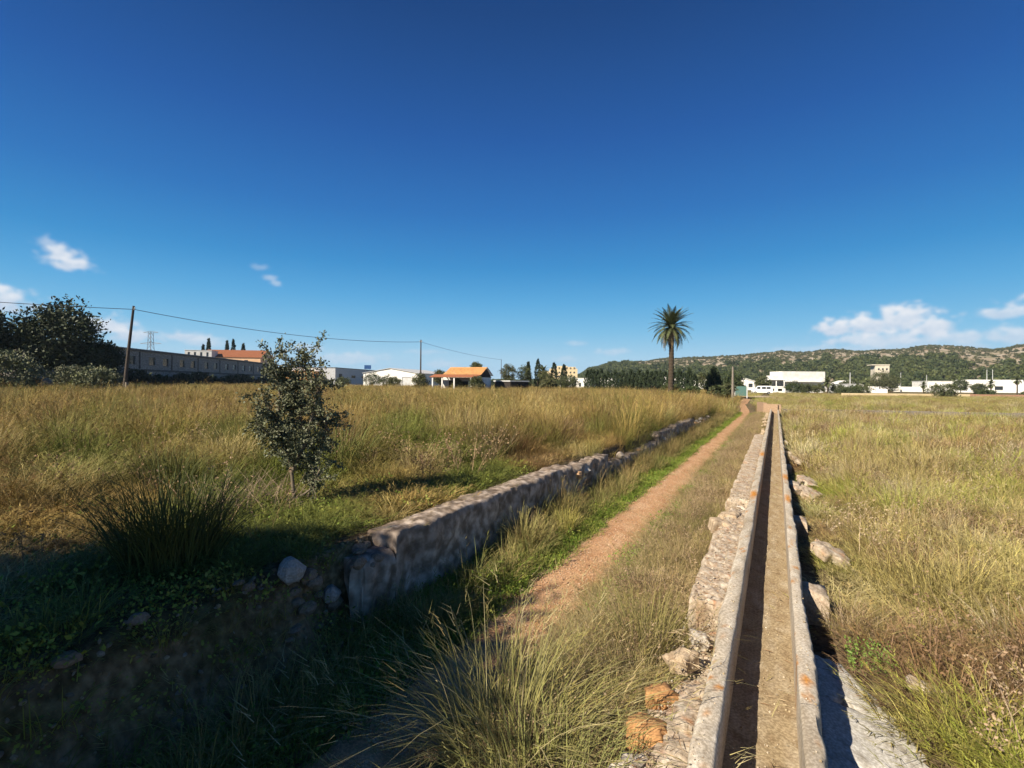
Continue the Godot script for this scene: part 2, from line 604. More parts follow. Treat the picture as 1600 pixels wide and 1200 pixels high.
func ledge_col(x: float, y: float, z: float) -> Color:
	var c := Color(0.52, 0.43, 0.33)
	c = mixc(c, Color(0.66, 0.59, 0.48), nz.get_noise_2d(x * 8.0 + 11.0, z * 6.0) * 2.0)
	c = mixc(c, Color(0.33, 0.24, 0.16), nz.get_noise_2d(x * 14.0 + 70.0, z * 12.0) * 2.0)
	c = mixc(c, Color(0.5, 0.26, 0.14), (nz.get_noise_2d(x * 20.0 + 30.0, z * 20.0) - 0.3) * 3.0)
	return c

func terrace_col(x: float, y: float, z: float) -> Color:
	var c := Color(0.46, 0.38, 0.31)
	c = mixc(c, Color(0.56, 0.47, 0.39), nz.get_noise_2d(x * 5.0, z * 4.0 + y * 5.0) * 1.8)
	c = mixc(c, Color(0.3, 0.22, 0.16), nz.get_noise_2d(x * 5.0 + 40.0, z * 3.0 + y * 5.0) * 1.6)
	return c

# ------------------------------------------------------------------ grass placing
func spot(x: float, z: float, s: float, tall := 1.0) -> Transform3D:
	var b := Basis(Vector3.UP, rng.randf() * TAU).scaled_local(Vector3(s, s * tall, s))
	b = Basis(Vector3(rng.randf_range(-1, 1), 0, rng.randf_range(-1, 1)).normalized(), rng.randf() * 0.12) * b
	return Transform3D(b, on(x, z) - Vector3(0, 0.01, 0))

func near_rigid(x: float, z: float) -> bool:
	return x > -0.62 and x < 0.26 and z > -39.0

func left_tone(x: float, z: float) -> Color:
	var r := sqrt(x * x + z * z)
	var c := Color(0.4, 0.29, 0.1)
	c = mixc(c, Color(0.52, 0.43, 0.2), nz2.get_noise_2d(x * 0.5, z * 0.5) * 2.2)
	c = mixc(c, Color(0.24, 0.14, 0.065), nz2.get_noise_2d(x * 0.4 + 70.0, z * 0.4) * 2.4 - 0.1)
	var g := nz2.get_noise_2d(x * 0.35 + 200.0, z * 0.35) * 1.9 + clampf((13.0 - r) / 9.0, -0.1, 0.65)
	c = mixc(c, Color(0.19, 0.215, 0.05), g)
	var f := rng.randf_range(0.55, 1.15)
	return Color(c.r * f, c.g * f, c.b * f * rng.randf_range(0.85, 1.1))

func right_tone(x: float, z: float) -> Color:
	var c := Color(0.44, 0.37, 0.15)
	c = mixc(c, Color(0.34, 0.39, 0.06), 0.15 + nz2.get_noise_2d(x * 0.45 + 20.0, z * 0.3) * 2.0)
	c = mixc(c, Color(0.3, 0.19, 0.1), nz2.get_noise_2d(x * 0.6 + 120.0, z * 0.45) * 2.6)
	c = mixc(c, Color(0.6, 0.52, 0.35), (nz2.get_noise_2d(x * 0.8 + 320.0, z * 0.6) - 0.2) * 2.5)
	var f := rng.randf_range(0.5, 1.15)
	return Color(c.r * f, c.g * f, c.b * f * rng.randf_range(0.85, 1.1))

# a dead branching stalk plant
func forb_mesh(sd: int) -> ArrayMesh:
	rng.seed = sd
	var b := Buf.new()
	for k in 7:
		var az := rng.randf() * TAU
		var base := Vector3(cos(az), 0, sin(az)) * 0.05
		var l := rng.randf_range(0.3, 0.6)
		var lean := rng.randf_range(0.1, 0.7)
		blade(b, base, az, lean, l, 0.006, 3, 0.1, tone(0.2))
		for j in 9:
			var t := rng.randf_range(0.3, 1.0)
			var q := base + Vector3(cos(az), 0, sin(az)) * l * lean * t + Vector3.UP * l * t * (1.0 - 0.45 * lean * t)
			var a2 := rng.randf() * TAU
			var tip := blade(b, q, a2, rng.randf_range(0.3, 0.8), rng.randf_range(0.06, 0.16), 0.003, 1, 0.1, tone(0.25))
			for m in 3:
				leaf_quad(b, tip + rand_dir() * 0.012, rand_dir(), rng.randf_range(0.012, 0.024), 0.6, tone(0.3))
	return b.mesh()

# random points in a ring sector seen from the camera's place; bearings in degrees from the channel, right positive
func ring(n: int, r0: float, r1: float, b0: float, b1: float) -> PackedVector2Array:
	var out := PackedVector2Array()
	for k in n:
		var r := sqrt(lerpf(r0 * r0, r1 * r1, rng.randf()))
		var a := deg_to_rad(rng.randf_range(b0, b1))
		out.append(Vector2(r * sin(a), -r * cos(a)))
	return out

# ------------------------------------------------------------------ setting
func make_ground() -> void:
	var xs := []
	var zs := []
	var x := -8.0
	while x < 6.0:
		xs.append(x)
		x += 0.06 if (x > -3.5 and x < -2.5) else 0.2
	var st := 0.3
	while x < 2600.0:
		xs.append(x)
		x += st
		st *= 1.13
	x = -8.0
	st = 0.3
	while x > -2600.0:
		x -= st
		st *= 1.13
		xs.push_front(x)
	var z := 5.0
	while z > -30.0:
		zs.append(z)
		z -= 0.2 if z > -9.0 else 0.45
	st = 0.6
	while z > -2600.0:
		zs.append(z)
		z -= st
		st *= 1.13
	z = 5.0
	st = 0.5
	while z < 700.0:
		z += st
		st *= 1.25
		zs.push_front(z)
	var b := Buf.new()
	for zz in zs:
		for xx in xs:
			var y := gh(xx, zz)
			if xx > -0.5 and xx < 0.2 and zz > -39.0:
				y = -0.05
			var c := Color(0.18, 0.13, 0.08)
			c = mixc(c, Color(0.27, 0.21, 0.12), nz2.get_noise_2d(xx * 0.9, zz * 0.9) * 2.0)
			c = mixc(c, Color(0.14, 0.12, 0.055), nz2.get_noise_2d(xx * 0.5 + 44.0, zz * 0.5) * 2.0)
			if xx > -3.1 and xx < -0.5 and zz > -60.0:
				c = mixc(Color(0.32, 0.22, 0.13), Color(0.16, 0.14, 0.06), 0.4 + nz2.get_noise_2d(xx * 3.0, zz * 2.0))
			var r := sqrt(xx * xx + zz * zz)
			if r > 90.0:
				c = mixc(c, Color(0.27, 0.22, 0.1), (r - 90.0) / 60.0)
			b.p(Vector3(xx, y, zz), c)
	var n := xs.size()
	for j in zs.size() - 1:
		for i in n - 1:
			var q := j * n + i
			b.t(q, q + 1, q + n)
			b.t(q + 1, q + n + 1, q + n)
	var o := single("ground", b.mesh(true), M.soil, "dry earth of the fields under the grass", "", "", "structure")
	o.position = Vector3.ZERO

	# the footpath
	var pb := Buf.new()
	z = 6.0
	var cols := 9
	var rows := 0
	while z > -86.0:
		for i in cols + 1:
			var t := float(i) / cols * 2.0 - 1.0
			var px := path_mid(z) + t * path_half(z, signf(t))
			var c := Color(0.62, 0.37, 0.2)
			c = mixc(c, Color(0.74, 0.5, 0.31), nz.get_noise_2d(px * 3.0, z * 1.5) * 1.6)
			c = mixc(c, Color(0.5, 0.26, 0.13), nz.get_noise_2d(px * 5.0 + 60.0, z * 3.0) * 1.6)
			var y := gh(px, z) + 0.012 + 0.012 * nz.get_noise_2d(px * 6.0, z * 6.0) * (1.0 - absf(t)) - 0.02 * (1.0 if absf(t) > 0.99 else 0.0)
			pb.p(Vector3(px, y, z), c)
		rows += 1
		z -= 0.08 if z > -12.0 else 0.25
	for j in rows - 1:
		for i in cols:
			var q := j * (cols + 1) + i
			pb.t(q, q + 1, q + cols + 1)
			pb.t(q + 1, q + cols + 2, q + cols + 1)
	single("footpath", pb.mesh(true), M.path, "narrow reddish gravel footpath beside the channel", "", "", "structure")
	# the pale yard where the path ends
	var yb := Buf.new()
	rng.seed = 5
	var mid := yb.p(Vector3(-3.5, 0.32, -92.0), Color(0.62, 0.5, 0.37))
	for k in 25:
		var a := TAU * k / 24.0
		var q := Vector3(-3.5 + cos(a) * (3.8 + nz.get_noise_1d(k * 9.0) * 1.0), 0.3, -92.0 + sin(a) * 8.0)
		yb.p(q, Color(0.6, 0.48, 0.36))
	for k in 24:
		yb.t(mid, mid + 1 + k, mid + 2 + k)
	single("dirt_yard", yb.mesh(), M.path, "pale dirt yard at the end of the footpath", "", "", "structure")
	# loose gravel
	var g := stuff("path_gravel", "loose pale gravel scattered over the footpath", "gravel")
	g.set_meta("kind", "stuff")
	var pebs := [stone_mesh(901), stone_mesh(902, 0.5), stone_mesh(903, 0.8)]
	rng.seed = 31
	var pl := []
	for k in 9000:
		var pz := -2.0 - 16.0 * pow(rng.randf(), 1.7)
		var t := rng.randf_range(-1.05, 1.05)
		var px := path_mid(pz) + t * path_half(pz, signf(t))
		var s := rng.randf_range(0.006, 0.02)
		var c := mixc(Color(0.5, 0.3, 0.18), Color(0.72, 0.55, 0.4), rng.randf())
		pl.append([Transform3D(Basis.from_euler(Vector3(rng.randf() * 6, rng.randf() * 6, 0)).scaled(Vector3.ONE * s), Vector3(px, gh(px, pz) + 0.017, pz)), c, k % 3])
	scatter(g, "pebbles", pebs, M.stone, pl)

func channel_zs(z0: float, z1: float, fine: float) -> Array:
	var zs := []
	var z := z0
	while z > z1:
		zs.append(z)
		z -= clampf(fine + 0.012 * (absf(z) - 2.0), fine, 0.35)
	zs.append(z1)
	return zs

func make_channel() -> void:
	var o := thing("irrigation_channel", "long straight concrete irrigation channel beside the footpath", "channel")
	var zs := channel_zs(3.0, -38.6, 0.025)
	var chip := func(x: float, z: float) -> float: return 0.003 * nz.get_noise_2d(z * 6.0, x * 50.0) + 0.003 * nz.get_noise_2d(z * 37.0, x * 50.0) + 0.01 * nz.get_noise_2d(z * 0.7, x * 10.0) - 0.02 * maxf(0.0, nz.get_noise_2d(z * 2.3 + 8.0, x * 30.0) - 0.35)
	var lp := func(z: float) -> Array:
		var a: float = chip.call(-0.2, z)
		var t: float = 0.006 * nz.get_noise_2d(z * 5.0, 3.0)
		var e: float = 2.0 * chip.call(-0.35, z)
		return [Vector2(-0.215, 0.08), Vector2(-0.217 + a * 0.3, 0.2), Vector2(-0.218 + a, 0.375 + t), Vector2(-0.222 + a, 0.388 + t), Vector2(-0.232 + a * 0.6, 0.397 + t), Vector2(-0.255, 0.4 + t), Vector2(-0.285, 0.399 + t * 1.5), Vector2(-0.31 + e, 0.396 + t), Vector2(-0.325 + e, 0.382 + t), Vector2(-0.33 + e, 0.33), Vector2(-0.335, 0.12), Vector2(-0.34, -0.12)]
	var rp := func(z: float) -> Array:
		var a: float = chip.call(0.12, z)
		var t: float = 0.006 * nz.get_noise_2d(z * 5.0, 13.0)
		var e: float = 2.2 * chip.call(0.21, z)
		return [Vector2(0.118, 0.08), Vector2(0.12, 0.2), Vector2(0.122 + a * 0.6, 0.38 + t), Vector2(0.126 + a * 0.6, 0.392 + t), Vector2(0.135 + a * 0.4, 0.399 + t), Vector2(0.16, 0.401 + t), Vector2(0.185, 0.399 + t), Vector2(0.2 + e, 0.395 + t), Vector2(0.212 + e, 0.385 + t), Vector2(0.215 + e, 0.35), Vector2(0.222 + e * 0.7, 0.2), Vector2(0.228 + e * 0.5, 0.02), Vector2(0.23, -0.15)]
	part(o, "channel_wall", drawn(zs, lp, concrete_col), M.concrete)
	part(o, "channel_wall", drawn(zs, rp, concrete_col), M.concrete)
	var fp := func(z: float) -> Array:
		var out := []
		for i in 9:
			var x := lerpf(-0.225, 0.125, i / 8.0)
			out.append(Vector2(x, 0.118 + 0.006 * nz.get_noise_2d(x * 14.0, z * 6.0) + 0.004 * nz.get_noise_2d(x * 50.0, z * 40.0) + (0.006 if i == 0 or i == 8 else 0.0)))
		return out
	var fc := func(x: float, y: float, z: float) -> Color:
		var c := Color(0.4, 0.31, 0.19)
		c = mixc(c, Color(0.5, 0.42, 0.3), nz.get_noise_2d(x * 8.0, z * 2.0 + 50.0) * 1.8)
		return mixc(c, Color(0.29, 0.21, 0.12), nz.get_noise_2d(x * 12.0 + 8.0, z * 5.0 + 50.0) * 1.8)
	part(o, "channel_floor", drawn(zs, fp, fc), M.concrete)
	# the broken masonry ledge along the path side
	var top := func(x: float, z: float) -> float: return 0.372 + 0.02 * nz.get_noise_2d(x * 7.0, z * 5.0) + 0.016 * nz.get_noise_2d(x * 25.0 + 9.0, z * 22.0) - 0.09 * maxf(0.0, nz.get_noise_2d(x * 3.0 + 33.0, z * 1.2) - 0.3)
	for s in [[-7.75, -18.5, -0.6, 0.06], [-6.35, -7.15, -0.53, 0.03], [-3.95, -6.3, -0.58, 0.025]]:
		part(o, "masonry_ledge", slab(s[2], -0.3, s[0], s[1], s[3], -0.1, top, ledge_col, 0.03), M.stone)
	var low := func(x: float, z: float) -> float: return 0.3 + 0.03 * nz.get_noise_2d(x * 6.0, z * 5.0 + 70.0) + 0.02 * nz.get_noise_2d(x * 22.0 + 9.0, z * 22.0) - 0.1 * falls(-0.42, -0.6, x)
	part(o, "masonry_ledge", slab(-0.6, -0.3, 2.6, -2.95, 0.03, -0.1, low, ledge_col, 0.03), M.stone)
	var hole := func(x: float, z: float) -> float: return 0.2 + 0.04 * nz.get_noise_2d(x * 6.0, z * 5.0 + 30.0) + 0.02 * nz.get_noise_2d(x * 25.0 + 9.0, z * 25.0) - 0.12 * falls(-0.4, -0.58, x)
	part(o, "masonry_ledge", slab(-0.56, -0.31, -2.96, -3.94, 0.035, -0.1, hole, ledge_col, 0.02), M.stone)
	part(o, "masonry_ledge", slab(-0.52, -0.31, -7.16, -7.74, 0.04, -0.1, hole, ledge_col, 0.02), M.stone)
	var warm := textured(mat(Color(0.52, 0.41, 0.29), 0.9), M.stone.albedo_texture, M.stone.normal_texture, 3.0, 0.4)
	# far ledge: a run of loose stones
	rng.seed = 41
	var sm := [stone_mesh(51, 0.7), stone_mesh(52, 0.6), stone_mesh(53, 0.8), stone_mesh(54, 0.5)]
	var z := -18.9
	while z > -38.0:
		var s := rng.randf_range(0.16, 0.34)
		part(o, "ledge_stone", sm[rng.randi() % 4], warm, Transform3D(Basis(Vector3.UP, rng.randf() * TAU).scaled(Vector3(s, s, s)), Vector3(-0.47 + rng.randf_range(-0.06, 0.05), rng.randf_range(0.1, 0.2), z)))
		z -= rng.randf_range(0.5, 1.2)
	# exposed orange building stones near the camera and pale fragments on the ledge
	var orange := textured(mat(Color(0.55, 0.3, 0.13), 0.9), M.stone.albedo_texture, M.stone.normal_texture, 3.0, 0.4)
	var pale := textured(mat(Color(0.64, 0.58, 0.5), 0.9), M.stone.albedo_texture, M.stone.normal_texture, 3.0, 0.4)
	for s in [[-0.53, 0.25, -2.78, 0.12, 0.1, orange, 1], [-0.54, 0.23, -2.5, 0.15, 0.12, orange, 2], [-0.58, 0.2, -2.26, 0.11, 0.1, pale, 3], [-0.52, 0.25, -1.95, 0.14, 0.1, warm, 0], [-0.5, 0.27, -3.2, 0.12, 0.1, warm, 0], [-0.44, 0.25, -3.55, 0.1, 0.08, pale, 1], [-0.47, 0.24, -7.35, 0.15, 0.12, warm, 2], [-0.42, 0.24, -7.6, 0.1, 0.1, pale, 3], [-0.55, 0.33, -6.25, 0.2, 0.13, warm, 0], [-0.5, 0.31, -6.75, 0.22, 0.14, warm, 1]]:
		var bt := func(x: float, zz: float) -> float: return s[4] * 0.45 + 0.02 * nz.get_noise_2d(x * 9.0 + s[2] * 30.0, zz * 9.0)
		var bc := func(x: float, y: float, zz: float) -> Color: return mixc(Color.WHITE, Color(0.6, 0.55, 0.5), nz.get_noise_2d(x * 14.0 + s[2] * 20.0, zz * 14.0) * 1.8)
		var sm2: StandardMaterial3D = s[5].duplicate()
		sm2.vertex_color_use_as_albedo = true
		part(o, "ledge_stone", slab(-s[3] * 0.5, s[3] * 0.5, s[3] * 0.55, -s[3] * 0.55, 0.02, -s[4] * 0.7, bt, bc, 0.025), sm2, Transform3D(Basis(Vector3.UP, s[2] * 7.0) * Basis(Vector3.FORWARD, 0.25), Vector3(s[0], s[1] + 0.02, s[2])))
	# stone props under the outer wall
	var pz := -4.95
	var k := 0
	rng.seed = 43
	while pz > -38.0:
		var wob := rng.randf_range(-0.04, 0.05)
		var hh := 0.24 + rng.randf_range(-0.05, 0.05)
		var tf := func(x: float, zz: float) -> float: return hh - 0.12 * (x - 0.22) + 0.02 * nz.get_noise_2d(x * 12.0, zz * 12.0)
		part(o, "buttress", slab(0.215, 0.35 + wob, pz + 0.14, pz - 0.14, 0.06, -0.12, tf, ledge_col, 0.025), M.stone)
		pz -= 2.62 + rng.randf_range(-0.2, 0.2)
		k += 1
	# small outlet box that closes the far end
	var e := thing("outlet_box", "small tan masonry outlet box closing the far end of the channel", "box", Vector3(-0.1, 0, -38.9))
	var bf := Buf.new()
	bf.box(Vector3(-0.2, 0.34, 0), Vector3(0.9, 0.84, 0.22))
	part(e, "front_wall", bf.mesh(), M.adobe)
	bf = Buf.new()
	bf.box(Vector3(-0.78, 0.36, -1.0), Vector3(0.22, 0.95, 1.9), Color.WHITE, Basis(Vector3.UP, 0.25))
	part(e, "side_wall", bf.mesh(), M.adobe)
	bf = Buf.new()
	bf.box(Vector3(0.35, 0.3, -0.9), Vector3(0.2, 0.8, 1.7))
	part(e, "side_wall", bf.mesh(), M.adobe)

	# concrete apron at the foot of the outer wall
	var at := func(x: float, z2: float) -> float: return 0.085 - 0.17 * (x - 0.23) + 0.01 * nz.get_noise_2d(x * 6.0, z2 * 6.0) + 0.004 * nz.get_noise_2d(x * 40.0, z2 * 40.0)
	var ac := func(x: float, y: float, z2: float) -> Color: return mixc(mixc(Color(0.6, 0.58, 0.53), Color(0.7, 0.68, 0.63), nz.get_noise_2d(x * 7.0, z2 * 5.0) * 2.0), Color(0.36, 0.32, 0.26), nz.get_noise_2d(x * 15.0 + 5.0, z2 * 9.0) * 2.0 - 0.3)
	var ap := thing("concrete_apron", "sloping pale concrete apron at the foot of the channel wall", "apron")
	part(ap, "sloping_slab", slab(0.235, 1.0, 1.5, -3.05, 0.05, -0.14, at, ac, 0.05, 0.12), M.concrete)
	part(ap, "broken_slab", slab(0.235, 0.84, -3.07, -3.62, 0.04, -0.14, at, ac, 0.05, 0.14), M.concrete)
	part(ap, "broken_slab", slab(0.235, 0.66, -3.64, -4.15, 0.04, -0.14, at, ac, 0.05, 0.24), M.concrete)
	# fallen slabs in the grass on the field side
	var bits := [[0.54, 0.13, -6.6, 0.32, 0.3, "jagged pale concrete slab leaning in the grass beside the channel"], [0.5, 0.13, -10.1, 0.34, 0.4, "pale concrete slab lying just past the orange lichen patch"], [0.56, 0.13, -11.2, 0.26, 0.5, "grey concrete fragment behind the slab by the lichen patch"], [0.55, 0.14, -14.2, 0.3, 0.9, "long flat pale slab lying beside the channel farther along"], [0.86, 0.06, -3.95, 0.16, 0.13, "small tan stone in the grass beyond the edge of the concrete apron"]]
	rng.seed = 91
	for q in bits:
		var sx: float = q[3]
		var tp := func(x: float, z2: float) -> float: return 0.05 + 0.03 * nz.get_noise_2d(x * 8.0 + q[0] * 50.0, z2 * 8.0) + 0.015 * nz.get_noise_2d(x * 30.0, z2 * 30.0)
		var so := thing("concrete_fragment", q[5], "fragment", Vector3(q[0], q[1], q[2]), rng.randf_range(-0.4, 0.4), "fallen concrete fragments")
		part(so, "slab", slab(-sx * 0.5, sx * 0.5, q[4] * 0.6, -q[4] * 0.6, 0.04, -0.06, tp, ledge_col, 0.09), M.stone)
		so.rotation.z = -0.35

func make_wall() -> void:
	var o := thing("terrace_wall", "low broken earth and rubble wall along the left of the footpath", "wall")
	for s in [[-3.35, -7.6, 0.655, 0.06], [-2.9, -3.33, 0.52, 0.04], [-7.75, -9.6, 0.6, 0.07], [-14.4, -17.2, 0.62, 0.09], [-17.3, -21.2, 0.65, 0.09], [-9.65, -14.3, 0.4, 0.09], [-21.3, -26.5, 0.42, 0.12]]:
		var tp := func(x: float, z: float) -> float: return s[2] + 0.02 * nz.get_noise_2d(x * 4.0, z * 2.0) + 0.02 * nz.get_noise_2d(x * 12.0, z * 10.0) - (0.12 * maxf(0.0, nz.get_noise_2d(x * 2.0 + 3.0, z * 1.5) - 0.1) if s[2] < 0.63 else 0.0)
		part(o, "wall_section", slab(-3.28, -2.97, s[0], s[1], s[3], -0.06, tp, terrace_col, 0.05), M.wall)
	rng.seed = 61
	var sm := [stone_mesh(71, 0.7), stone_mesh(72, 0.6), stone_mesh(73, 0.85), stone_mesh(74, 0.55)]
	var mats := [textured(mat(Color(0.5, 0.42, 0.34), 0.9), M.stone.albedo_texture, M.stone.normal_texture, 3.0, 0.4), textured(mat(Color(0.55, 0.35, 0.2), 0.9), M.stone.albedo_texture, M.stone.normal_texture, 3.0, 0.4), textured(mat(Color(0.6, 0.56, 0.5), 0.9), M.stone.albedo_texture, M.stone.normal_texture, 3.0, 0.4), textured(mat(Color(0.26, 0.2, 0.15), 0.9), M.stone.albedo_texture, M.stone.normal_texture, 3.0, 0.4)]
	for k in 70:
		var z := -rng.randf_range(7.6, 26.0)
		if k > 45:
			z = -rng.randf_range(2.2, 3.2)
		elif k > 35:
			z = -rng.randf_range(-1.5, 2.4)
		var s := rng.randf_range(0.12, 0.26) if z < -3.2 else rng.randf_range(0.06, 0.17)
		var y := 0.42 if z < -9.6 else 0.5
		var x := -3.1 + rng.randf_range(-0.12, 0.18)
		if z > -2.9:
			y = gh(x, z) + 0.02
		part(o, "wall_stone", sm[k % 4], mats[k % 3 if z < -3.2 else 3], Transform3D(Basis(Vector3.UP, rng.randf() * TAU).scaled(Vector3(s, s, s * 1.2)), Vector3(x, y + rng.randf_range(-0.05, 0.06), z)))
	for q in [[-12.0, 0.45, "bulky ochre stone standing in the gap of the low terrace wall"], [-2.38, 0.24, "largest pale boulder at the broken near end of the terrace wall"], [-2.75, 0.17, "small bluish white stone beside the pale boulder at the wall's end"]]:
		var dusty := textured(mat(Color(0.4, 0.37, 0.34), 0.9), M.stone.albedo_texture, M.stone.normal_texture, 3.0, 0.4)
		var so := thing("boulder", q[2], "stone", Vector3(-3.12, gh(-3.12, q[0]) + (0.1 if q[0] > -9.0 else 0.02), q[0]), q[0])
		part(so, "rock", sm[int(-q[0]) % 4], mats[1] if q[0] < -9.0 else dusty, Transform3D(Basis().scaled(Vector3(q[1], q[1] * 1.1, q[1] * 1.2)), Vector3(0, 0.05, 0)))

# ------------------------------------------------------------------ grasses
func make_grass() -> void:
	var tall := []
	var mid := []
	var low := []
	var coarse := []
	var fine := []
	for k in 5:
		tall.append(tuft(100 + k, 46, 0.15, 0.55, 1.12, 0.005, 3, 0.32, 0.45, 0.4, 0.09))
		mid.append(tuft(120 + k, 50, 0.13, 0.18, 0.5, 0.005, 3, 0.55, 0.6, 0.3, 0.06))
		low.append(tuft(140 + k, 60, 0.12, 0.05, 0.15, 0.005, 2, 0.6, 0.6))
		coarse.append(tuft(160 + k, 95, 0.5, 0.4, 1.1, 0.0105, 2, 0.4, 0.45, 0.12, 0.1))
		fine.append(tuft(180 + k, 42, 0.1, 0.2, 0.55, 0.0035, 3, 0.7, 0.8, 0.4, 0.06))
	var forb := []
	for k in 4:
		forb.append(forb_mesh(190 + k))
	var clump := []
	for k in 4:
		clump.append(tuft(170 + k, 230, 0.28, 0.3, 0.85, 0.006, 3, 0.55, 0.45))
	var weeds := [weed(200, 60, 0.12, 0.08, 0.022), weed(201, 70, 0.15, 0.11, 0.028), weed(202, 50, 0.1, 0.06, 0.018)]
	var P := []
	# --- tall dry grass of the terrace field
	rng.seed = 1001
	var pt := []
	var pm := []
	var pc := []
	var pw := []
	for q in ring(5600, 4.2, 13.0, -92, -8):
		if q.x > -3.42:
			continue
		var r := q.length()
		var dense := nz2.get_noise_2d(q.x * 0.9 + 9.0, q.y * 0.9)
		var hfac := clampf((r - 4.0) / 6.5, 0.3, 1.0) * clampf(0.22 + (-3.4 - q.x) * 0.5, 0.22, 1.0) * (1.0 + dense * 0.5)
		if rng.randf() < 0.62 and hfac > 0.48:
			pt.append([spot(q.x, q.y, rng.randf_range(0.75, 1.05), hfac), left_tone(q.x, q.y), rng.randi() % 5])
		else:
			pm.append([spot(q.x, q.y, rng.randf_range(0.8, 1.3), clampf(hfac * 1.3, 0.35, 1.2)), left_tone(q.x, q.y), rng.randi() % 5])
	for q in ring(9500, 13.0, 34.0, -92, -4):
		if q.x > -3.3:
			continue
		var dense := nz2.get_noise_2d(q.x * 0.6 + 9.0, q.y * 0.6)
		pt.append([spot(q.x, q.y, rng.randf_range(0.85, 1.4), 0.75 + dense * 0.6), left_tone(q.x, q.y), rng.randi() % 5])
	for q in ring(17000, 32.0, 135.0, -92, -3):
		if q.x > -3.0 - maxf(0.0, -q.y - 40.0) * 0.05:
			continue
		var dense := nz2.get_noise_2d(q.x * 0.3 + 9.0, q.y * 0.3)
		pc.append([spot(q.x, q.y, rng.randf_range(0.8, 1.5), 0.72 + dense * 0.6), left_tone(q.x, q.y), rng.randi() % 5])
	for q in ring(5200, 2.2, 9.0, -125, -20):
		if q.x > -2.75 or (q.y < -2.8 and q.x > -3.45):
			continue
		var c := mixc(Color(0.13, 0.2, 0.03), Color(0.24, 0.25, 0.06), rng.randf())
		if rng.randf() < 0.5:
			pw.append([spot(q.x, q.y, rng.randf_range(0.7, 1.3)), c, rng.randi() % 3])
		else:
			pm.append([spot(q.x, q.y, rng.randf_range(0.6, 1.0), 0.6), left_tone(q.x, q.y), rng.randi() % 5])
	var a := stuff("terrace_grass", "tall golden dry grass covering the field left of the path", "grass")
	scatter(a, "tall_tufts", tall, M.grass, pt)
	scatter(a, "short_tufts", mid, M.grass, pm)
	scatter(a, "far_tufts", coarse, M.grass, pc)
	var pd := []
	for q in ring(2600, 4.5, 40.0, -92, -6):
		if q.x > -3.5 or nz2.get_noise_2d(q.x * 0.5 + 15.0, q.y * 0.5) < 0.0:
			continue
		pd.append([spot(q.x, q.y, rng.randf_range(0.9, 1.7)), mixc(Color(0.17, 0.1, 0.055), Color(0.36, 0.25, 0.15), rng.randf()), rng.randi() % 4])
	scatter(a, "dead_stalks", forb, M.grass, pd)
	pd = []
	for q in ring(900, 6.0, 60.0, -90, -6):
		if q.x > -3.7 or (q.y > -5.0 and q.x > -7.0):
			continue
		var pick := rng.randf()
		var cc := Color(0.1, 0.09, 0.04) if pick < 0.35 else Color(0.17, 0.11, 0.06) if pick < 0.6 else Color(0.15, 0.17, 0.05) if pick < 0.85 else Color(0.3, 0.19, 0.12)
		pd.append([spot(q.x, q.y, rng.randf_range(0.8, 1.5), rng.randf_range(0.75, 1.25)), cc, rng.randi() % 4])
	scatter(a, "dense_clumps", clump, M.grass, pd)
	scatter(a, "green_weeds", weeds, M.grass, pw)
	# --- field to the right of the channel
	rng.seed = 1002
	pt = []
	pm = []
	pc = []
	pw = []
	for q in ring(9000, 1.2, 14.0, -3, 75):
		if q.x < 0.48 or (q.x < 0.98 + 0.08 * nz.get_noise_1d(q.y * 20.0) and q.y > -3.5) or (q.x < 0.7 and q.y > -4.2):
			continue
		var dense := nz2.get_noise_2d(q.x * 0.9 + 49.0, q.y * 0.7)
		var close := clampf((q.x - 0.45) / 1.0, 0.35, 1.0)
		if rng.randf() < 0.3 + dense * 0.5:
			pt.append([spot(q.x, q.y, rng.randf_range(0.55, 0.9), (0.72 + dense * 0.7) * close), right_tone(q.x, q.y), rng.randi() % 5])
		else:
			pm.append([spot(q.x, q.y, rng.randf_range(0.8, 1.35), (1.0 + dense * 1.0) * close), right_tone(q.x, q.y), rng.randi() % 5])
	for q in ring(9000, 13.0, 38.0, -2, 45):
		if q.x < 0.5:
			continue
		var dense := nz2.get_noise_2d(q.x * 0.6 + 49.0, q.y * 0.5)
		pm.append([spot(q.x, q.y, rng.randf_range(1.2, 1.9), 0.85 + dense * 0.9), right_tone(q.x, q.y), rng.randi() % 5])
	for q in ring(12000, 36.0, 150.0, -3, 40):
		if (q.x < 0.8 and q.y > -40.0) or absf(q.x - path_mid(q.y)) < 1.2:
			continue
		if absf(q.y + 38.2 + q.x * 0.31) < 1.6 and q.x > 0:
			continue
		var dense := nz2.get_noise_2d(q.x * 0.3 + 49.0, q.y * 0.3)
		pc.append([spot(q.x, q.y, rng.randf_range(0.8, 1.2), 0.6 + dense * 0.35), right_tone(q.x, q.y), rng.randi() % 5])
	a = stuff("meadow_grass", "yellow green and straw coloured grass of the field right of the channel", "grass")
	scatter(a, "tall_tufts", tall, M.grass, pt)
	scatter(a, "short_tufts", mid, M.grass, pm)
	scatter(a, "far_tufts", coarse, M.grass, pc)
	pd = []
	for q in ring(4200, 2.0, 34.0, -2, 50):
		if q.x < 0.8 or (q.x < 1.2 and q.y > -3.0) or nz2.get_noise_2d(q.x * 0.6 + 120.0, q.y * 0.45) < -0.12:
			continue
		pd.append([spot(q.x, q.y, rng.randf_range(0.6, 1.25)), mixc(Color(0.2, 0.12, 0.07), Color(0.5, 0.39, 0.26), rng.randf()), rng.randi() % 4])
	scatter(a, "dead_stalks", forb, M.grass, pd)
	pd = []
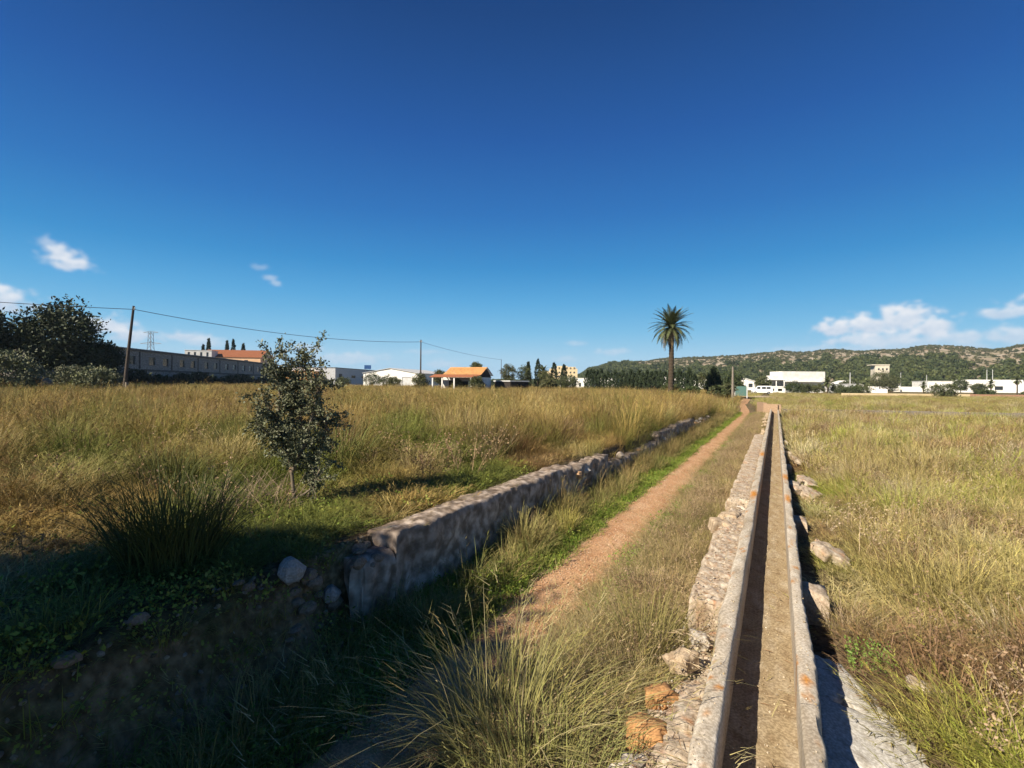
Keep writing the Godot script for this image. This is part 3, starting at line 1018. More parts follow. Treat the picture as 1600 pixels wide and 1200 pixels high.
	for q in ring(560, 4.0, 60.0, -1, 42):
		if q.x < 1.5:
			continue
		var pick := rng.randf()
		var cc := Color(0.2, 0.13, 0.07) if pick < 0.4 else Color(0.14, 0.15, 0.05) if pick < 0.6 else Color(0.36, 0.4, 0.08) if pick < 0.85 else Color(0.5, 0.42, 0.28)
		pd.append([spot(q.x, q.y, rng.randf_range(0.5, 1.1), rng.randf_range(0.7, 1.2)), cc, rng.randi() % 4])
	scatter(a, "dense_clumps", clump, M.grass, pd)
	# --- verges
	rng.seed = 1003
	var pl := []
	pm = []
	pw = []
	pt = []
	for k in 7500:
		var z := 1.5 - 42.0 * pow(rng.randf(), 1.35)
		var edge := path_mid(z) - path_half(z, -1.0)
		var x := rng.randf_range(-2.96, edge + 0.02)
		var c := mixc(Color(0.12, 0.22, 0.025), Color(0.26, 0.26, 0.06), rng.randf() * 0.9)
		if z > -2.6 and x < -2.7:
			continue
		var t := (edge - x) / 0.8
		if rng.randf() < 0.28:
			pw.append([spot(x, z, rng.randf_range(0.6, 1.2), 1.0), c, rng.randi() % 3])
		elif rng.randf() < 0.65:
			pl.append([spot(x, z, rng.randf_range(0.8, 1.4), 1.0), c, rng.randi() % 5])
		elif t > 0.3 and nz2.get_noise_2d(x * 2.0, z * 0.9) > 0.0:
			var c2 := mixc(Color(0.15, 0.17, 0.045), Color(0.36, 0.28, 0.12), rng.randf())
			pm.append([spot(x, z, rng.randf_range(0.6, 1.1), rng.randf_range(0.6, 1.2)), c2, rng.randi() % 5])
	for k in 420:
		var z := -6.0 - 34.0 * rng.randf()
		var x := rng.randf_range(-2.98, -2.5)
		if nz2.get_noise_2d(x, z * 0.7 + 60.0) > 0.12:
			pt.append([spot(x, z, rng.randf_range(0.45, 0.75)), mixc(Color(0.2, 0.18, 0.06), Color(0.34, 0.24, 0.11), rng.randf()), rng.randi() % 5])
	var pk := []
	for k in 90:
		var z := -5.0 - 30.0 * rng.randf()
		var x := rng.randf_range(-2.95, -2.6)
		pk.append([spot(x, z, rng.randf_range(0.45, 0.85), rng.randf_range(0.7, 1.1)), mixc(Color(0.13, 0.13, 0.04), Color(0.3, 0.22, 0.1), rng.randf() * rng.randf() * 1.4), rng.randi() % 4])
	for k in 260:
		var z := -9.0 - 18.0 * rng.randf()
		pt.append([spot(rng.randf_range(-3.5, -3.05), z, rng.randf_range(0.5, 0.8), rng.randf_range(0.5, 0.9)), left_tone(-4.0, z), rng.randi() % 5])
	a = stuff("verge_grass", "short green grass and weeds between the footpath and the terrace wall", "grass")
	scatter(a, "low_tufts", low, M.grass, pl)
	scatter(a, "dry_tufts", mid, M.grass, pm)
	scatter(a, "dense_clumps", clump, M.grass, pk)
	scatter(a, "tall_tufts", tall, M.grass, pt)
	scatter(a, "green_weeds", weeds, M.grass, pw)
	rng.seed = 1004
	pl = []
	pm = []
	pw = []
	var pf := []
	for k in 9500:
		var z := 1.5 - 41.0 * pow(rng.randf(), 1.45)
		var edge := path_mid(z) + path_half(z, 1.0)
		var x := rng.randf_range(edge + 0.02, -0.56)
		var t := clampf((x - edge) / 0.5, 0.0, 1.0)
		var c := mixc(Color(0.2, 0.18, 0.06), Color(0.42, 0.32, 0.17), 0.5 + nz2.get_noise_2d(x * 2.0, z * 0.8) * 1.2 + rng.randf_range(-0.25, 0.25))
		var g := nz2.get_noise_2d(x * 1.6 + 77.0, z * 0.7)
		if g > 0.18 and t < 0.7 and rng.randf() < 0.7:
			pw.append([spot(x, z, rng.randf_range(0.6, 1.1)), mixc(Color(0.13, 0.22, 0.03), Color(0.2, 0.24, 0.06), rng.randf()), rng.randi() % 3])
		elif rng.randf() < 0.45 + 0.4 * t:
			pf.append([spot(x, z, rng.randf_range(0.55, 1.0), (0.38 + 0.4 * t) * (1.0 + 0.5 * g)), c, rng.randi() % 5])
		else:
			pl.append([spot(x, z, rng.randf_range(0.7, 1.3)), c, rng.randi() % 5])
	a = stuff("ledge_grass", "dry olive grass strip between the footpath and the channel", "grass")
	scatter(a, "low_tufts", low, M.grass, pl)
	scatter(a, "fine_tufts", fine, M.grass, pf)
	var pd2 := []
	for k in 700:
		var z := -1.0 - 34.0 * pow(rng.randf(), 1.3)
		var x := rng.randf_range(-1.3, -0.62)
		pd2.append([spot(x, z, rng.randf_range(0.4, 0.75)), mixc(Color(0.17, 0.11, 0.06), Color(0.4, 0.3, 0.19), rng.randf()), rng.randi() % 4])
	scatter(a, "dead_stalks", forb, M.grass, pd2)
	scatter(a, "green_weeds", weeds, M.grass, pw)
	# --- dead bits on the ledge, the floor of the channel and the ground
	rng.seed = 1005
	var tw := Buf.new()
	tw.quad(Vector3(-0.5, 0, -0.02), Vector3(0, 0.06, -0.03), Vector3(0.5, 0.0, 0.0), Vector3(0, 0.04, 0.03), Color.WHITE)
	var tm := tw.mesh()
	var pz := []
	for k in 2600:
		var z := 0.5 - 16.0 * pow(rng.randf(), 1.6)
		var x := rng.randf_range(-0.58, -0.3)
		var y := 0.375
		if z > -2.95:
			y = 0.33 if x > -0.45 else 0.27
		if rng.randf() < 0.16:
			x = rng.randf_range(-0.2, 0.1)
			y = 0.128
		pz.append([Transform3D(Basis.from_euler(Vector3(rng.randf_range(-0.3, 0.3), rng.randf() * TAU, rng.randf_range(-0.2, 0.2))).scaled(Vector3.ONE * rng.randf_range(0.02, 0.09)), Vector3(x, y, z)), mixc(Color(0.25, 0.14, 0.07), Color(0.55, 0.45, 0.3), rng.randf()), 0])
	a = stuff("dead_grass_litter", "dead grass bits littering the masonry ledge of the channel", "litter")
	scatter(a, "stalks", [tm], M.grass, pz)

	rng.seed = 1006
	var crumbs := [stone_mesh(931, 0.6), stone_mesh(932, 0.5), stone_mesh(933, 0.8)]
	pz = []
	for k in 3600:
		var z := 0.0 - 17.0 * pow(rng.randf(), 1.5) - 1.6
		var pick := rng.randf()
		var x := rng.randf_range(-0.57, -0.31)
		var y := 0.372 if z < -3.95 else 0.29
		if pick < 0.22:
			x = rng.randf_range(-0.21, 0.11)
			y = 0.121
		elif pick < 0.3:
			x = rng.randf_range(-0.31, -0.24)
			y = 0.4
		elif pick < 0.38:
			x = rng.randf_range(0.14, 0.2)
			y = 0.4
		var sz := rng.randf_range(0.005, 0.016) * (1.5 if pick > 0.8 else 1.0)
		pz.append([Transform3D(Basis.from_euler(Vector3(rng.randf() * 6, rng.randf() * 6, 0)).scaled(Vector3.ONE * sz), Vector3(x, y, z)), mixc(Color(0.3, 0.22, 0.15), Color(0.66, 0.58, 0.47), rng.randf()), k % 3])
	for k in 900:
		var z := 1.0 - 6.0 * rng.randf()
		var x := rng.randf_range(-3.3, -2.7)
		pz.append([Transform3D(Basis.from_euler(Vector3(rng.randf() * 6, rng.randf() * 6, 0)).scaled(Vector3.ONE * rng.randf_range(0.01, 0.05)), on(x, z)), mixc(Color(0.2, 0.15, 0.1), Color(0.36, 0.3, 0.24), rng.randf()), k % 3])
	a = stuff("masonry_crumbs", "crumbs of broken masonry and earth on the channel and the bank", "rubble")
	scatter(a, "crumbs", crumbs, M.stone, pz)

	# --- single tussocks and weeds one can point to
	tussock("dark dense grass tussock standing on the terrace bank at lower left", on(-3.95, -1.98), 800, 0.3, 0.55, 1.05, 0.006, 0.45, 0.55, Color(0.085, 0.1, 0.03), 0.0, 301)
	tussock("smaller dark tussock in the terrace field behind the dense one", on(-6.6, -3.3), 360, 0.26, 0.4, 0.8, 0.007, 0.5, 0.5, Color(0.11, 0.12, 0.035), 0.0, 302)
	tussock("drooping grass tussock with pale seed heads hanging over the near path", on(-1.22, -2.22), 620, 0.24, 0.45, 0.9, 0.0048, 0.75, 0.75, Color(0.23, 0.21, 0.075), 0.3, 303, 0.09, 90)
	tussock("green grass tussock against the ledge in front of the orange stones", on(-0.85, -1.95), 420, 0.2, 0.35, 0.65, 0.005, 0.6, 0.7, Color(0.21, 0.21, 0.07), 0.15, 304, 0.07)
	tussock("wiry olive tussock leaning on the broken ledge beside the channel", on(-0.8, -3.5), 420, 0.16, 0.4, 0.72, 0.004, 0.6, 0.6, Color(0.22, 0.19, 0.07), 0.1, 305, 0.06)
	tussock("straw coloured arching tussock below the terrace wall end", on(-2.66, -5.2), 240, 0.14, 0.35, 0.72, 0.0045, 0.5, 0.7, Color(0.3, 0.27, 0.1), 0.2, 306, 0.06)
	tussock("bright upright yellow tuft on the green verge below the wall", on(-2.42, -6.0), 160, 0.08, 0.3, 0.5, 0.0045, 0.3, 0.3, Color(0.4, 0.36, 0.1), 0.2, 307, 0.05)
	tussock("tall yellow green grass clump in the meadow right of the channel", on(2.35, -4.9), 420, 0.35, 0.5, 0.95, 0.007, 0.5, 0.6, Color(0.42, 0.42, 0.12), 0.1, 308, 0.08)
	tussock("pale green grass clump at the lower right beside the apron", on(1.75, -2.1), 320, 0.25, 0.35, 0.7, 0.006, 0.6, 0.6, Color(0.33, 0.36, 0.12), 0.1, 309, 0.07)
	tussock("brown twiggy dead clump against the outer channel wall", on(0.5, -4.75), 260, 0.14, 0.2, 0.42, 0.003, 0.8, 0.6, Color(0.36, 0.27, 0.17), 0.2, 310, 0.05)
	var wd := thing("leafy_weed", "small bright green leafy weed at the corner of the concrete apron", "plant", on(0.6, -4.25))
	var lm: StandardMaterial3D = M.leaf.duplicate()
	lm.albedo_color = Color(0.16, 0.25, 0.05).linear_to_srgb()
	part(wd, "leaves", weed(320, 600, 0.14, 0.16, 0.022), lm)
	part(wd, "stem", trunk(321, 0.12, 0.006, Vector3.ZERO, 3, 0.08), M.bark)
	var gw := thing("grey_weed", "tall grey leafed weed stalk in the near terrace field", "plant", on(-5.6, -1.35))
	lm = M.leaf.duplicate()
	lm.albedo_color = Color(0.33, 0.36, 0.26).linear_to_srgb()
	part(gw, "leaves", weed(322, 260, 0.12, 0.4, 0.03), lm)
	part(gw, "stem", trunk(323, 0.4, 0.008, Vector3.ZERO, 4, 0.1), M.bark)

func tussock(label: String, at: Vector3, n: int, r: float, h0: float, h1: float, w: float, lean: float, droop: float, col: Color, heads: float, sd: int, pan := 0.1, stems := 0) -> void:
	var o := thing("grass_tussock", label, "grass tussock", at)
	var m: StandardMaterial3D = M.grass.duplicate()
	m.albedo_color = col.linear_to_srgb()
	part(o, "blades", tuft(sd, n, r, h0, h1, w, 5, lean, droop, heads, pan), m)
	if stems > 0:
		m = M.grass.duplicate()
		m.albedo_color = Color(0.36, 0.31, 0.16).linear_to_srgb()
		part(o, "seed_stems", tuft(sd + 50, stems, r, h1 * 0.85, h1 * 1.25, w * 0.8, 7, lean * 1.25, droop * 1.2, 0.9, 0.11), m)

# ------------------------------------------------------------------ near bush and the shading tree
func make_oak_bush() -> void:
	var base := on(-4.72, -3.62)
	var o := thing("oak_bush", "small evergreen oak bush with bare leaning stem in the dry field", "bush", base)
	rng.seed = 555
	var b := Buf.new()
	var lf := Buf.new()
	# main limbs in the bush's own axes: x to the right as seen from the path, y up
	var rt := Vector3(0.86, 0, -0.5)
	var bk := Vector3(-0.5, 0, -0.86)
	var limbs := [
		[Vector3(0.02, 0, 0), Vector3(-0.02, 0.35, 0), Vector3(-0.1, 0.72, 0.02), Vector3(-0.26, 1.0, 0.05), Vector3(-0.38, 1.28, 0.02)],
		[Vector3(-0.07, 0.55, 0), Vector3(0.02, 0.85, 0.08), Vector3(0.04, 1.2, 0.1), Vector3(0.06, 1.5, 0.05), Vector3(0.1, 1.72, 0.1)],
		[Vector3(-0.02, 0.4, 0), Vector3(0.16, 0.75, -0.08), Vector3(0.24, 1.05, -0.1), Vector3(0.3, 1.3, -0.12), Vector3(0.34, 1.42, -0.1)],
		[Vector3(-0.1, 0.7, 0), Vector3(-0.22, 0.82, -0.1), Vector3(-0.34, 0.95, -0.18)],
		[Vector3(0.1, 0, 0.05), Vector3(0.18, 0.3, 0.08), Vector3(0.26, 0.6, 0.05), Vector3(0.34, 0.85, 0.02), Vector3(0.36, 1.05, 0.0)],
		[Vector3(-0.2, 0.95, 0.03), Vector3(-0.14, 1.25, -0.05), Vector3(-0.18, 1.5, -0.06), Vector3(-0.24, 1.74, -0.05)],
		[Vector3(0.05, 0.1, -0.05), Vector3(0.22, 0.22, -0.1), Vector3(0.33, 0.45, -0.12)],
		[Vector3(0.04, 1.0, 0.08), Vector3(-0.08, 1.2, 0.15), Vector3(-0.12, 1.4, 0.16)]]
	var li := 0
	for l in limbs:
		var pts := []
		var rad := []
		for i in l.size():
			var q: Vector3 = rt * l[i].x + bk * l[i].z + Vector3(0, l[i].y - (0.06 if l[i].y == 0.0 else 0.0), 0)
			pts.append(q)
			rad.append(lerpf(0.026 if li < 3 else 0.017, 0.005, float(i) / (l.size() - 1)))
		b.tube(pts, rad, 6)
		# twigs
		for i in range(1 if li > 0 else 2, l.size()):
			for k in 11:
				var s: Vector3 = (pts[i] as Vector3).lerp(pts[i - 1], rng.randf())
				var d := (rand_dir() + Vector3(0, 0.45, 0)).normalized()
				var len := rng.randf_range(0.12, 0.33)
				var e := s + d * len
				b.tube([s, (s + e) * 0.5 + rand_dir() * 0.015, e], [0.004, 0.003, 0.0015], 4)
				if s.y < 0.4 and rng.randf() < 0.5:
					continue
				for j in 90:
					var t := rng.randf_range(0.2, 1.1)
					var q := s.lerp(e, t) + rand_dir() * 0.06 * rng.randf()
					leaf_quad(lf, q, (rand_dir() + d * 0.7).normalized(), rng.randf_range(0.02, 0.04), 0.6, tone(0.3))
		li += 1
	part(o, "trunk", b.mesh(true), textured(mat(Color(0.2, 0.165, 0.125), 0.95), M.stone.albedo_texture, null, 6.0))
	var m: StandardMaterial3D = M.leaf.duplicate()
	m.albedo_color = Color(0.14, 0.15, 0.09).linear_to_srgb()
	m.roughness = 0.45
	part(o, "crown", lf.mesh(), m)
	# dead brushwood round its foot
	var db := Buf.new()
	for k in 150:
		var a := rng.randf() * TAU
		var s := Vector3(cos(a), 0, sin(a)) * rng.randf() * 0.5 + rt * -0.25
		var e := s + Vector3(rng.randf_range(-0.3, 0.3), rng.randf_range(0.05, 0.45), rng.randf_range(-0.3, 0.3))
		db.tube([s, (s + e) * 0.5 + rand_dir() * 0.05, e], [0.004, 0.003, 0.001], 3)
	var dw := thing("dead_brushwood", "tangle of dead pale twigs round the foot of the oak bush", "brushwood", on(-4.8, -3.45))
	part(dw, "twigs", db.mesh(), mat(Color(0.34, 0.25, 0.17), 0.9))

func make_near_tree() -> void:
	# stands behind the camera on the terrace; only its shade is seen
	tree("carob_tree", "spreading tree on the terrace behind the viewer shading the near path", on(-6.05, 4.9), 6.2, Vector3(1.75, 1.75, 1.7), Color(0.06, 0.085, 0.03), 7001, 0.13, 420, 70, "", "tree", 0.18)

# ------------------------------------------------------------------ buildings
func frame(o: Node3D, origin: Vector3, along: Vector2) -> void:
	along = along.normalized()
	o.transform = Transform3D(Basis(Vector3(along.x, 0, along.y), Vector3.UP, Vector3(-along.y, 0, along.x)), origin)

# a wall in the plane z = 0 with real openings [x, y, w, h]
func wall_mesh(l: float, h: float, t: float, openings: Array) -> ArrayMesh:
	var cuts := [0.0, l]
	for q in openings:
		cuts.append(q[0])
		cuts.append(q[0] + q[2])
	cuts.sort()
	var b := Buf.new()
	for i in cuts.size() - 1:
		var a: float = cuts[i]
		var e: float = cuts[i + 1]
		if e - a < 0.001:
			continue
		var here := []
		for q in openings:
			if q[0] < (a + e) * 0.5 and q[0] + q[2] > (a + e) * 0.5:
				here.append(q)
		here.sort_custom(func(p, r): return p[1] < r[1])
		var y := 0.0
		for q in here:
			if q[1] > y + 0.001:
				b.box(Vector3((a + e) * 0.5, (y + q[1]) * 0.5, -t * 0.5), Vector3(e - a, q[1] - y, t))
			y = q[1] + q[3]
		if h > y + 0.001:
			b.box(Vector3((a + e) * 0.5, (y + h) * 0.5, -t * 0.5), Vector3(e - a, h - y, t))
	return b.mesh()

func building(called: String, label: String, cat: String, origin: Vector3, along: Vector2, l: float, h: float, d: float, wall: Material, openings: Array, roof := "flat", roofm: Material = null, roof_h := 0.0, group := "") -> Node3D:
	var o := thing(called, label, cat, Vector3.ZERO, 0.0, group)
	frame(o, origin, along)
	part(o, "front_wall", wall_mesh(l, h, 0.3, openings), wall)
	bpart(o, "side_wall", Vector3(0.15, h * 0.5, -d * 0.5 - 0.15), Vector3(0.3, h, d - 0.3), wall)
	bpart(o, "side_wall", Vector3(l - 0.15, h * 0.5, -d * 0.5 - 0.15), Vector3(0.3, h, d - 0.3), wall)
	bpart(o, "back_wall", Vector3(l * 0.5, h * 0.5, -d + 0.12), Vector3(l - 0.62, h, 0.24), wall)
	for q in openings:
		var w := bpart(o, "window" if q.size() < 5 else String(q[4]), Vector3(q[0] + q[2] * 0.5, q[1] + q[3] * 0.5, -0.2), Vector3(q[2], q[3], 0.04), M.glass if q.size() < 6 else q[5])
		if q.size() < 5 and q[2] > 0.5:
			bpart(w, "sill", Vector3(0, -0.55, 2.0), Vector3(1.1, 0.09, 10.0), wall)
	if roof == "flat":
		bpart(o, "roof", Vector3(l * 0.5, h + 0.1, -d * 0.5), Vector3(l + 0.3, 0.2, d + 0.3), roofm if roofm else wall)
	elif roof == "gable_side":     # ridge runs along the front
		gable(o, l, h, d, roof_h, roofm, wall, false)
	elif roof == "gable_front":    # gable looks to the front
		gable(o, l, h, d, roof_h, roofm, wall, true)
	return o

func gable(o: Node3D, l: float, h: float, d: float, rh: float, roofm: Material, wall: Material, front: bool) -> void:
	var ov := 0.35
	var b := Buf.new()
	var g := Buf.new()
	if not front:
		var rib := int(maxf(8.0, l / 0.4))
		for s in [0, 1]:
			var zr := -d * 0.5
			var ze: float = ov if s == 0 else -d - ov
			for k in rib:
				var x0 := lerpf(-ov, l + ov, float(k) / rib)
				var x1 := lerpf(-ov, l + ov, float(k + 1) / rib)
				var xm := (x0 + x1) * 0.5
				var bump := Vector3(0, 0.09, 0)
				var e0 := Vector3(x0, h - 0.05, ze)
				var em := Vector3(xm, h - 0.05, ze) + bump
				var e1 := Vector3(x1, h - 0.05, ze)
				var r0 := Vector3(x0, h + rh, zr)
				var rm := Vector3(xm, h + rh, zr) + bump
				var r1 := Vector3(x1, h + rh, zr)
				b.quad(e0, em, rm, r0, Color.WHITE)
				b.quad(em, e1, r1, rm, Color.WHITE)
		for x in [0.02, l - 0.02]:
			g = Buf.new()
			g.tri(Vector3(x, h, -0.02), Vector3(x, h, -d + 0.02), Vector3(x, h + rh - 0.06, -d * 0.5), Color.WHITE)
			part(o, "gable", g.mesh(), wall)
	else:
		for s in [0, 1]:
			var xe: float = -ov if s == 0 else l + ov
			b.quad(Vector3(xe, h - 0.06, ov), Vector3(l * 0.5, h + rh, ov), Vector3(l * 0.5, h + rh, -d - ov), Vector3(xe, h - 0.06, -d - ov), Color.WHITE)
			b.quad(Vector3(xe, h - 0.2, ov), Vector3(l * 0.5, h + rh - 0.14, ov), Vector3(l * 0.5, h + rh, ov), Vector3(xe, h - 0.06, ov), Color.WHITE)
		for z in [-0.02, -d + 0.02]:
			g = Buf.new()
			g.tri(Vector3(0, h, z), Vector3(l, h, z), Vector3(l * 0.5, h + rh - 0.06, z), Color.WHITE)
			part(o, "gable", g.mesh(), wall)
	part(o, "roof", b.mesh(), roofm)

func make_buildings() -> void:
	# long two storey block at the left, its front in shade
	var op := []
	var x := 6.0
	var n := 0
	while x < 96.0:
		op.append([x, 4.6, 2.0, 1.5])
		if n % 2 == 0:
			op.append([x, 0.2, 1.7, 2.2, "doorway", M.dark])
		else:
			op.append([x, 1.2, 2.0, 1.3])
		x += 4.6 if n % 2 == 0 else 6.2
		n += 1
	var o := building("long_building", "long grey two storey building in shade behind the left field", "building", Vector3(-90.5, 0.4, -27.0), Vector2(-0.588, -0.809), 100.0, 7.3, 11.0, M.grey, op)
	bpart(o, "floor_band", Vector3(50, 3.55, 0.06), Vector3(100.2, 0.35, 0.12), M.grey_dark)
	bpart(o, "cornice", Vector3(50, 7.2, 0.12), Vector3(100.4, 0.25, 0.24), M.grey_dark)
	x = 3.0
	while x < 99.0:
		bpart(o, "pilaster", Vector3(x, 5.35, 0.05), Vector3(0.35, 3.2, 0.1), M.grey_dark)
		x += 10.8
	# house with tiled roof behind it
	o = building("tiled_house", "peach house with red tiled roof above the long grey building", "house", Vector3(-196, 0.4, -108), Vector2(0.75, -0.55), 22.0, 11.0, 14.0, M.peach, [[2, 8.6, 1.6, 1.4], [5, 8.6, 1.6, 1.4], [8, 8.6, 1.6, 1.4], [12, 8, 1.4, 2], [16, 8, 1.4, 2]], "gable_side", M.tile, 3.2)
	building("stair_block", "pale stair block beside the red tiled roof", "building", Vector3(-197.5, 0.4, -103.2), Vector2(0.75, -0.55), 9.5, 13.2, 5.0, M.lightgrey, [[1, 11, 0.8, 1.6], [3.2, 11, 0.8, 1.6], [5.4, 11, 0.8, 1.6], [7.6, 11, 0.8, 1.6]])
	# industrial sheds
	building("grey_warehouse", "long grey metal warehouse left of the white hall", "warehouse", Vector3(-150, 0.4, -133), Vector2(-0.37, -0.93), 46.0, 7.2, 26.0, M.sheet, [[3, 1, 3, 4, "door", M.grey_dark], [14, 3.5, 4, 1], [24, 3.5, 4, 1], [34, 3.5, 4, 1]], "flat", M.grey_dark)
	building("white_gable_shed", "white gabled shed end seen through the oak bush sprigs", "shed", Vector3(-163, 0.4, -127), Vector2(0.62, -0.78), 13.0, 5.8, 20.0, M.white, [[5, 0, 3.4, 3.6, "door", M.grey_dark]], "gable_front", M.white, 1.6)
	building("orange_block", "orange walled building left of the warehouses", "building", Vector3(-165, 0.4, -117), Vector2(0.8, -0.6), 15.0, 5.6, 10.0, M.tile_orange, [[2, 3, 1.5, 1.5], [6, 3, 1.5, 1.5], [10, 3, 1.5, 1.5]])
	building("white_hall", "white industrial hall with shallow gable left of the tiled hut", "hall", Vector3(-126, 0.4, -124), Vector2(0.978, -0.21), 21.0, 5.0, 27.0, M.white, [[4, 3.6, 1.2, 0.7], [15, 0.2, 3.4, 3.4, "door", M.lightgrey]], "gable_front", M.lightgrey, 1.7)
	# the tiled hut with its porch
	make_hut()
	building("dark_shed", "low dark shed with pale flat roof right of the tiled hut", "shed", Vector3(-39.6, 0.4, -72.5), Vector2(0.5, -0.86), 3.6, 2.0, 5.5, M.wood_dark, [[1.2, 0.05, 0.9, 1.7, "door", M.dark]], "flat", M.lightgrey)
	# apartment complex far off on the slope
	o = building("apartment_block", "cream stepped apartment complex on the far slope left of the palm", "building", Vector3(-172, 3, -385), Vector2(0.93, -0.37), 24.0, 12.5, 12.0, M.cream, row_windows(24.0, 4, 3.0, 3.6, 1.4, 1.5))
	for s in [[6.5, 9.0, 15.0], [15.5, 7.0, 14.2], [-8.0, 10.0, 10.5]]:
		bpart(o, "wing", Vector3(s[0] + s[1] * 0.5, s[2] * 0.5, -5.0), Vector3(s[1], s[2], 10.0 - s[0] * 0.1), M.cream)
	# white villas between the hedge and the hill
	var w := [[-66.5, 0.3, -158.0, 4.5, 3.9, "white flat roofed villa farthest left below the cream apartments"], [-61.3, 0.3, -160.0, 5.2, 3.8, "white villa right of the first villa below the cream apartments"], [-48.0, 0.5, -145.5, 5.0, 3.4, "white villa glimpsed over the left end of the cypress hedge"], [-28.6, 1.3, -144.0, 3.6, 3.0, "white villa just left of the palm trunk above the hedge"], [-19.6, 1.2, -140.0, 3.4, 2.8, "white villa right of the palm above the hedge"], [-23.4, 1.2, -142.0, 0.9, 2.8, "narrow white wall right of the palm trunk"]]
	for q in w:
		building("white_villa", q[5], "house", Vector3(q[0], q[1], q[2]), Vector2(1, -0.1), q[3], q[4], 8.0, M.white, [[q[3] * 0.2, 1.0, q[3] * 0.15, 1.3], [q[3] * 0.6, 1.0, q[3] * 0.15, 1.3]], "flat", M.white, 0.0, "white villas behind the hedge")
	# the large white building at the end of the path
	o = building("white_modern_building", "large white flat roofed modern building at the end of the channel", "building", Vector3(-0.6, 0.2, -169.5), Vector2(0.874, -0.486), 15.5, 3.2, 10.0, M.white, [[3.6, 0.6, 2.4, 1.7], [8.2, 0.7, 3.4, 1.4]])
	bpart(o, "upper_storey", Vector3(9.0, 4.95, -3.0), Vector3(13.2, 3.1, 7.0), M.white)
	bpart(o, "stair_head", Vector3(1.2, 4.3, -2.4), Vector3(2.2, 1.8, 4.0), M.white)
	bpart(o, "blue_panel", Vector3(15.66, 4.7, -3.2), Vector3(0.1, 2.4, 5.0), M.navy)
	bpart(o, "shade_canopy", Vector3(8.0, 3.32, 0.7), Vector3(13.5, 0.14, 1.6), M.lightgrey)
	o = thing("porch_pavilion", "open two level porch pavilion left of the large white building", "pavilion")
	frame(o, Vector3(-2.0, 0.1, -158.0), Vector2(1, -0.15))
	bpart(o, "roof", Vector3(2.2, 3.9, -1.5), Vector3(5.2, 0.25, 3.4), M.white)
	bpart(o, "floor", Vector3(2.2, 1.9, -1.5), Vector3(4.6, 0.25, 3.2), M.white)
	for px in [0.2, 2.2, 4.2]:
		bpart(o, "post", Vector3(px, 2.9, -0.2), Vector3(0.22, 1.75, 0.22), M.white)
	bpart(o, "back_wall", Vector3(2.2, 1.9, -3.0), Vector3(4.4, 3.8, 0.2), M.grey)
	part(o, "lower_wall", wall_mesh(4.5, 1.75, 0.25, [[0.6, 0.6, 1.1, 0.7], [2.6, 0.6, 1.1, 0.7]]), M.white)
	for q in [[-12.5, -172.0, 7.5, "white tent roofed house behind the teal gate"], [-5.5, -174.0, 8.0, "second white tent roofed house left of the modern building"]]:
		building("tent_roof_house", q[3], "house", Vector3(q[0], 0.8, q[1]), Vector2(1, -0.05), q[2], 2.6, 7.0, M.white, [[1.2, 0.9, 1.2, 1.2], [q[2] - 2.6, 0.9, 1.2, 1.2]], "gable_front", M.white, 1.3, "white tent roofed houses")
	building("grey_outbuilding", "low grey outbuilding against the right end of the modern building", "building", Vector3(15.8, 0.2, -176.0), Vector2(0.95, -0.3), 5.5, 2.6, 5.0, M.lightgrey, [[1.5, 0.2, 1.0, 1.8, "door", M.grey]])
	building("gabled_white_house", "white house with one sloping roof right of the modern building", "house", Vector3(20.0, 0.2, -228.0), Vector2(0.95, -0.3), 10.5, 2.6, 8.0, M.white, [[6.5, 1.0, 1.2, 1.1]], "gable_front", M.white, 1.9)
	bpart(thing("garden_wall", "white garden wall sloping down right of the gabled house", "wall", Vector3(33.0, 0, -225.0)), "masonry", Vector3(0, 0.6, 0), Vector3(7.0, 1.6, 0.3), M.white, Vector3(0, -0.3, 0))
	# tower on the slope
	o = building("stone_tower", "tall cream tower with square windows among the hillside pines", "tower", Vector3(54.0, 1.0, -371.0), Vector2(0.97, -0.2), 7.4, 14.6, 7.0, M.stone_wall, row_windows(7.4, 4, 3.1, 3.4, 1.0, 1.2, 2.1))
	bpart(o, "parapet", Vector3(2.8, 15.0, -3.4), Vector3(9.6, 0.5, 7.4), M.stone_wall)
	bpart(o, "lower_annex", Vector3(7.0, 2.5, 1.7), Vector3(5.0, 5.0, 3.0), M.white)
	# long white complex at the right
	o = building("long_white_building", "long low white building at the right below the hill", "building", Vector3(62.0, 0.2, -290.0), Vector2(0.985, -0.17), 62.0, 4.9, 16.0, M.white, [[24.5, 1.2, 3.0, 1.7], [8, 2.4, 2.4, 0.8], [40, 2.4, 2.4, 0.8]], "flat", M.white)
	bpart(o, "raised_roof", Vector3(26.0, 5.45, -8.0), Vector3(20.0, 0.7, 10.0), M.white)
	bpart(o, "low_wall", Vector3(4.0, 0.8, 3.0), Vector3(30.0, 1.7, 0.4), M.white)
	bpart(o, "entrance_block", Vector3(-14.0, 1.6, 0.0), Vector3(26.0, 1.4, 4.0), M.white)
	bpart(thing("cream_block", "small white block house left of the long white building", "building", Vector3(50.0, 0.2, -288.0)), "masonry", Vector3(0, 2.4, 0), Vector3(2.6, 4.8, 3.0), M.white)
	# low walls at the far edge of the meadow
	var lw := thing("boundary_wall", "low cream stone wall along the far edge of the right meadow", "wall")
	frame(lw, Vector3(12.0, 0, -120.0), Vector2(0.88, -0.475))
	bpart(lw, "masonry", Vector3(13.0, 0.35, 0), Vector3(26.0, 0.9, 0.4), M.cream)
	lw = thing("earth_bank", "reddish bare earth bank in front of the long white building", "bank")
	frame(lw, Vector3(34.0, 0, -136.0), Vector2(0.93, -0.36))
	var bf := Buf.new()
